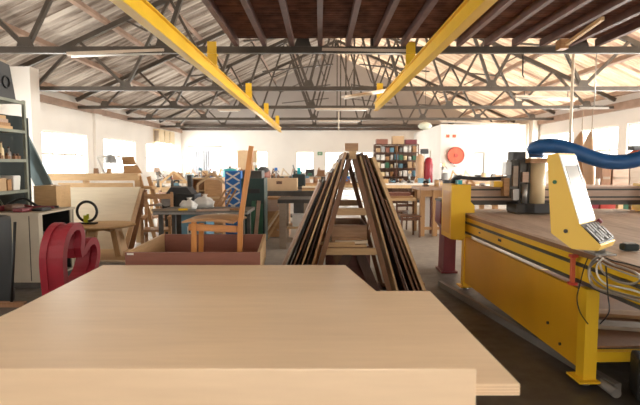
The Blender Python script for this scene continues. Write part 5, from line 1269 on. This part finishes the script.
    # they rest on a top board
q = MB().span((gx0-.02,gY-.02,2.37),(gx1+.02,gY+.52,2.40))
o_top = [o for o in bpy.data.objects if o.name == 'goods_shelves'][0]
link('top_board', q, M['dark_wood'], o_top)
# dust collector in brown red next to the shelves
dx_ = X(424,20.3)
thing('dust_collector', 'reddish brown dust collector with two tall bags beside the goods shelves', 'machine', [('base', MB().box((dx_,20.3,.05),(.62,.5,.1)), M['dark_steel']), ('bag', MB().lathe([(.1,0),(.17,.1),(.18,1.5),(.15,1.75),(.05,1.85)],(dx_-.17,20.3,.101),14), M['leaf']), ('bag', MB().lathe([(.1,0),(.17,.1),(.19,1.4),(.14,1.65),(.05,1.72)],(dx_+.17,20.28,.101),14), M['red']), ('motor', MB().box((dx_,20.3,2.06),(.3,.25,.2),bev=.04), M['charcoal'])])
# ------------------------------------------------------------------ light and camera
w = bpy.data.worlds.new('daylight'); scene.world = w; w.use_nodes = True
bg = w.node_tree.nodes['Background']; bg.inputs['Color'].default_value = (1.0,.965,.915,1); bg.inputs['Strength'].default_value = 2.6
def daylight(i, loc, rot, sx_, sy_, k):
    ld = bpy.data.lights.new('window_daylight', 'AREA'); ld.shape = 'RECTANGLE'; ld.size = sx_; ld.size_y = sy_; ld.energy = k*sx_*sy_; ld.color = (1,.96,.9)
    lo = bpy.data.objects.new('window_daylight', ld); COL.objects.link(lo); lo.location = loc; lo.rotation_euler = rot
KW, K_FILL = 30, 85  # larger value is added fill for the foreground, at unseen side windows
for i, (u0, u1, za_, zb_2) in enumerate(opsL): daylight(i, (XL-.35,(u0+u1)/2,(za_+zb_2)/2), (0,-PI/2,0), zb_2-za_, u1-u0, KW if u0 > 13 else K_FILL if u0 > 6 else KW*.7)
for i, (u0, u1, za_, zb_2) in enumerate(opsR): daylight(i, (XR+.35,(u0+u1)/2,(za_+zb_2)/2), (0,PI/2,0), zb_2-za_, u1-u0, KW if u0 > 13 else K_FILL if u0 > 6 else KW*.7)
for i, (u0, u1, za_, zb_2) in enumerate(opsB): daylight(i, ((u0+u1)/2,YB+.35,(za_+zb_2)/2), (-PI/2,0,0), u1-u0, zb_2-za_, KW)
sd = bpy.data.lights.new('sun', 'SUN'); sd.energy = 2.2; sd.angle = math.radians(20); sd.color = (1,.9,.74)
so = bpy.data.objects.new('sun', sd); COL.objects.link(so); so.rotation_euler = Vector((-.75,.25,-1.3)).to_track_quat('-Z','Y').to_euler(); so.location = (20,5,25)
cd = bpy.data.cameras.new('camera'); cd.sensor_width = 36; cd.sensor_fit = 'HORIZONTAL'; cd.lens = FPX/640*36; cd.clip_start = .05; cd.clip_end = 200
co = bpy.data.objects.new('camera', cd); COL.objects.link(co); co.location = (0,0,H); co.rotation_euler = (PI/2-PITCH, 0, 0)
scene.camera = co
cd.dof.use_dof = True; cd.dof.focus_distance = 4.6; cd.dof.aperture_fstop = 3.2
vs = scene.view_settings; vs.view_transform = 'Standard'; vs.look = 'None'; vs.gamma = 1; vs.use_curve_mapping = False; vs.exposure = 1.42
cy = scene.cycles; cy.max_bounces = 10; cy.diffuse_bounces = 6; cy.glossy_bounces = 4; cy.transparent_max_bounces = 8; cy.use_denoising = True; cy.sample_clamp_indirect = 8; cy.caustics_reflective = False; cy.caustics_refractive = False
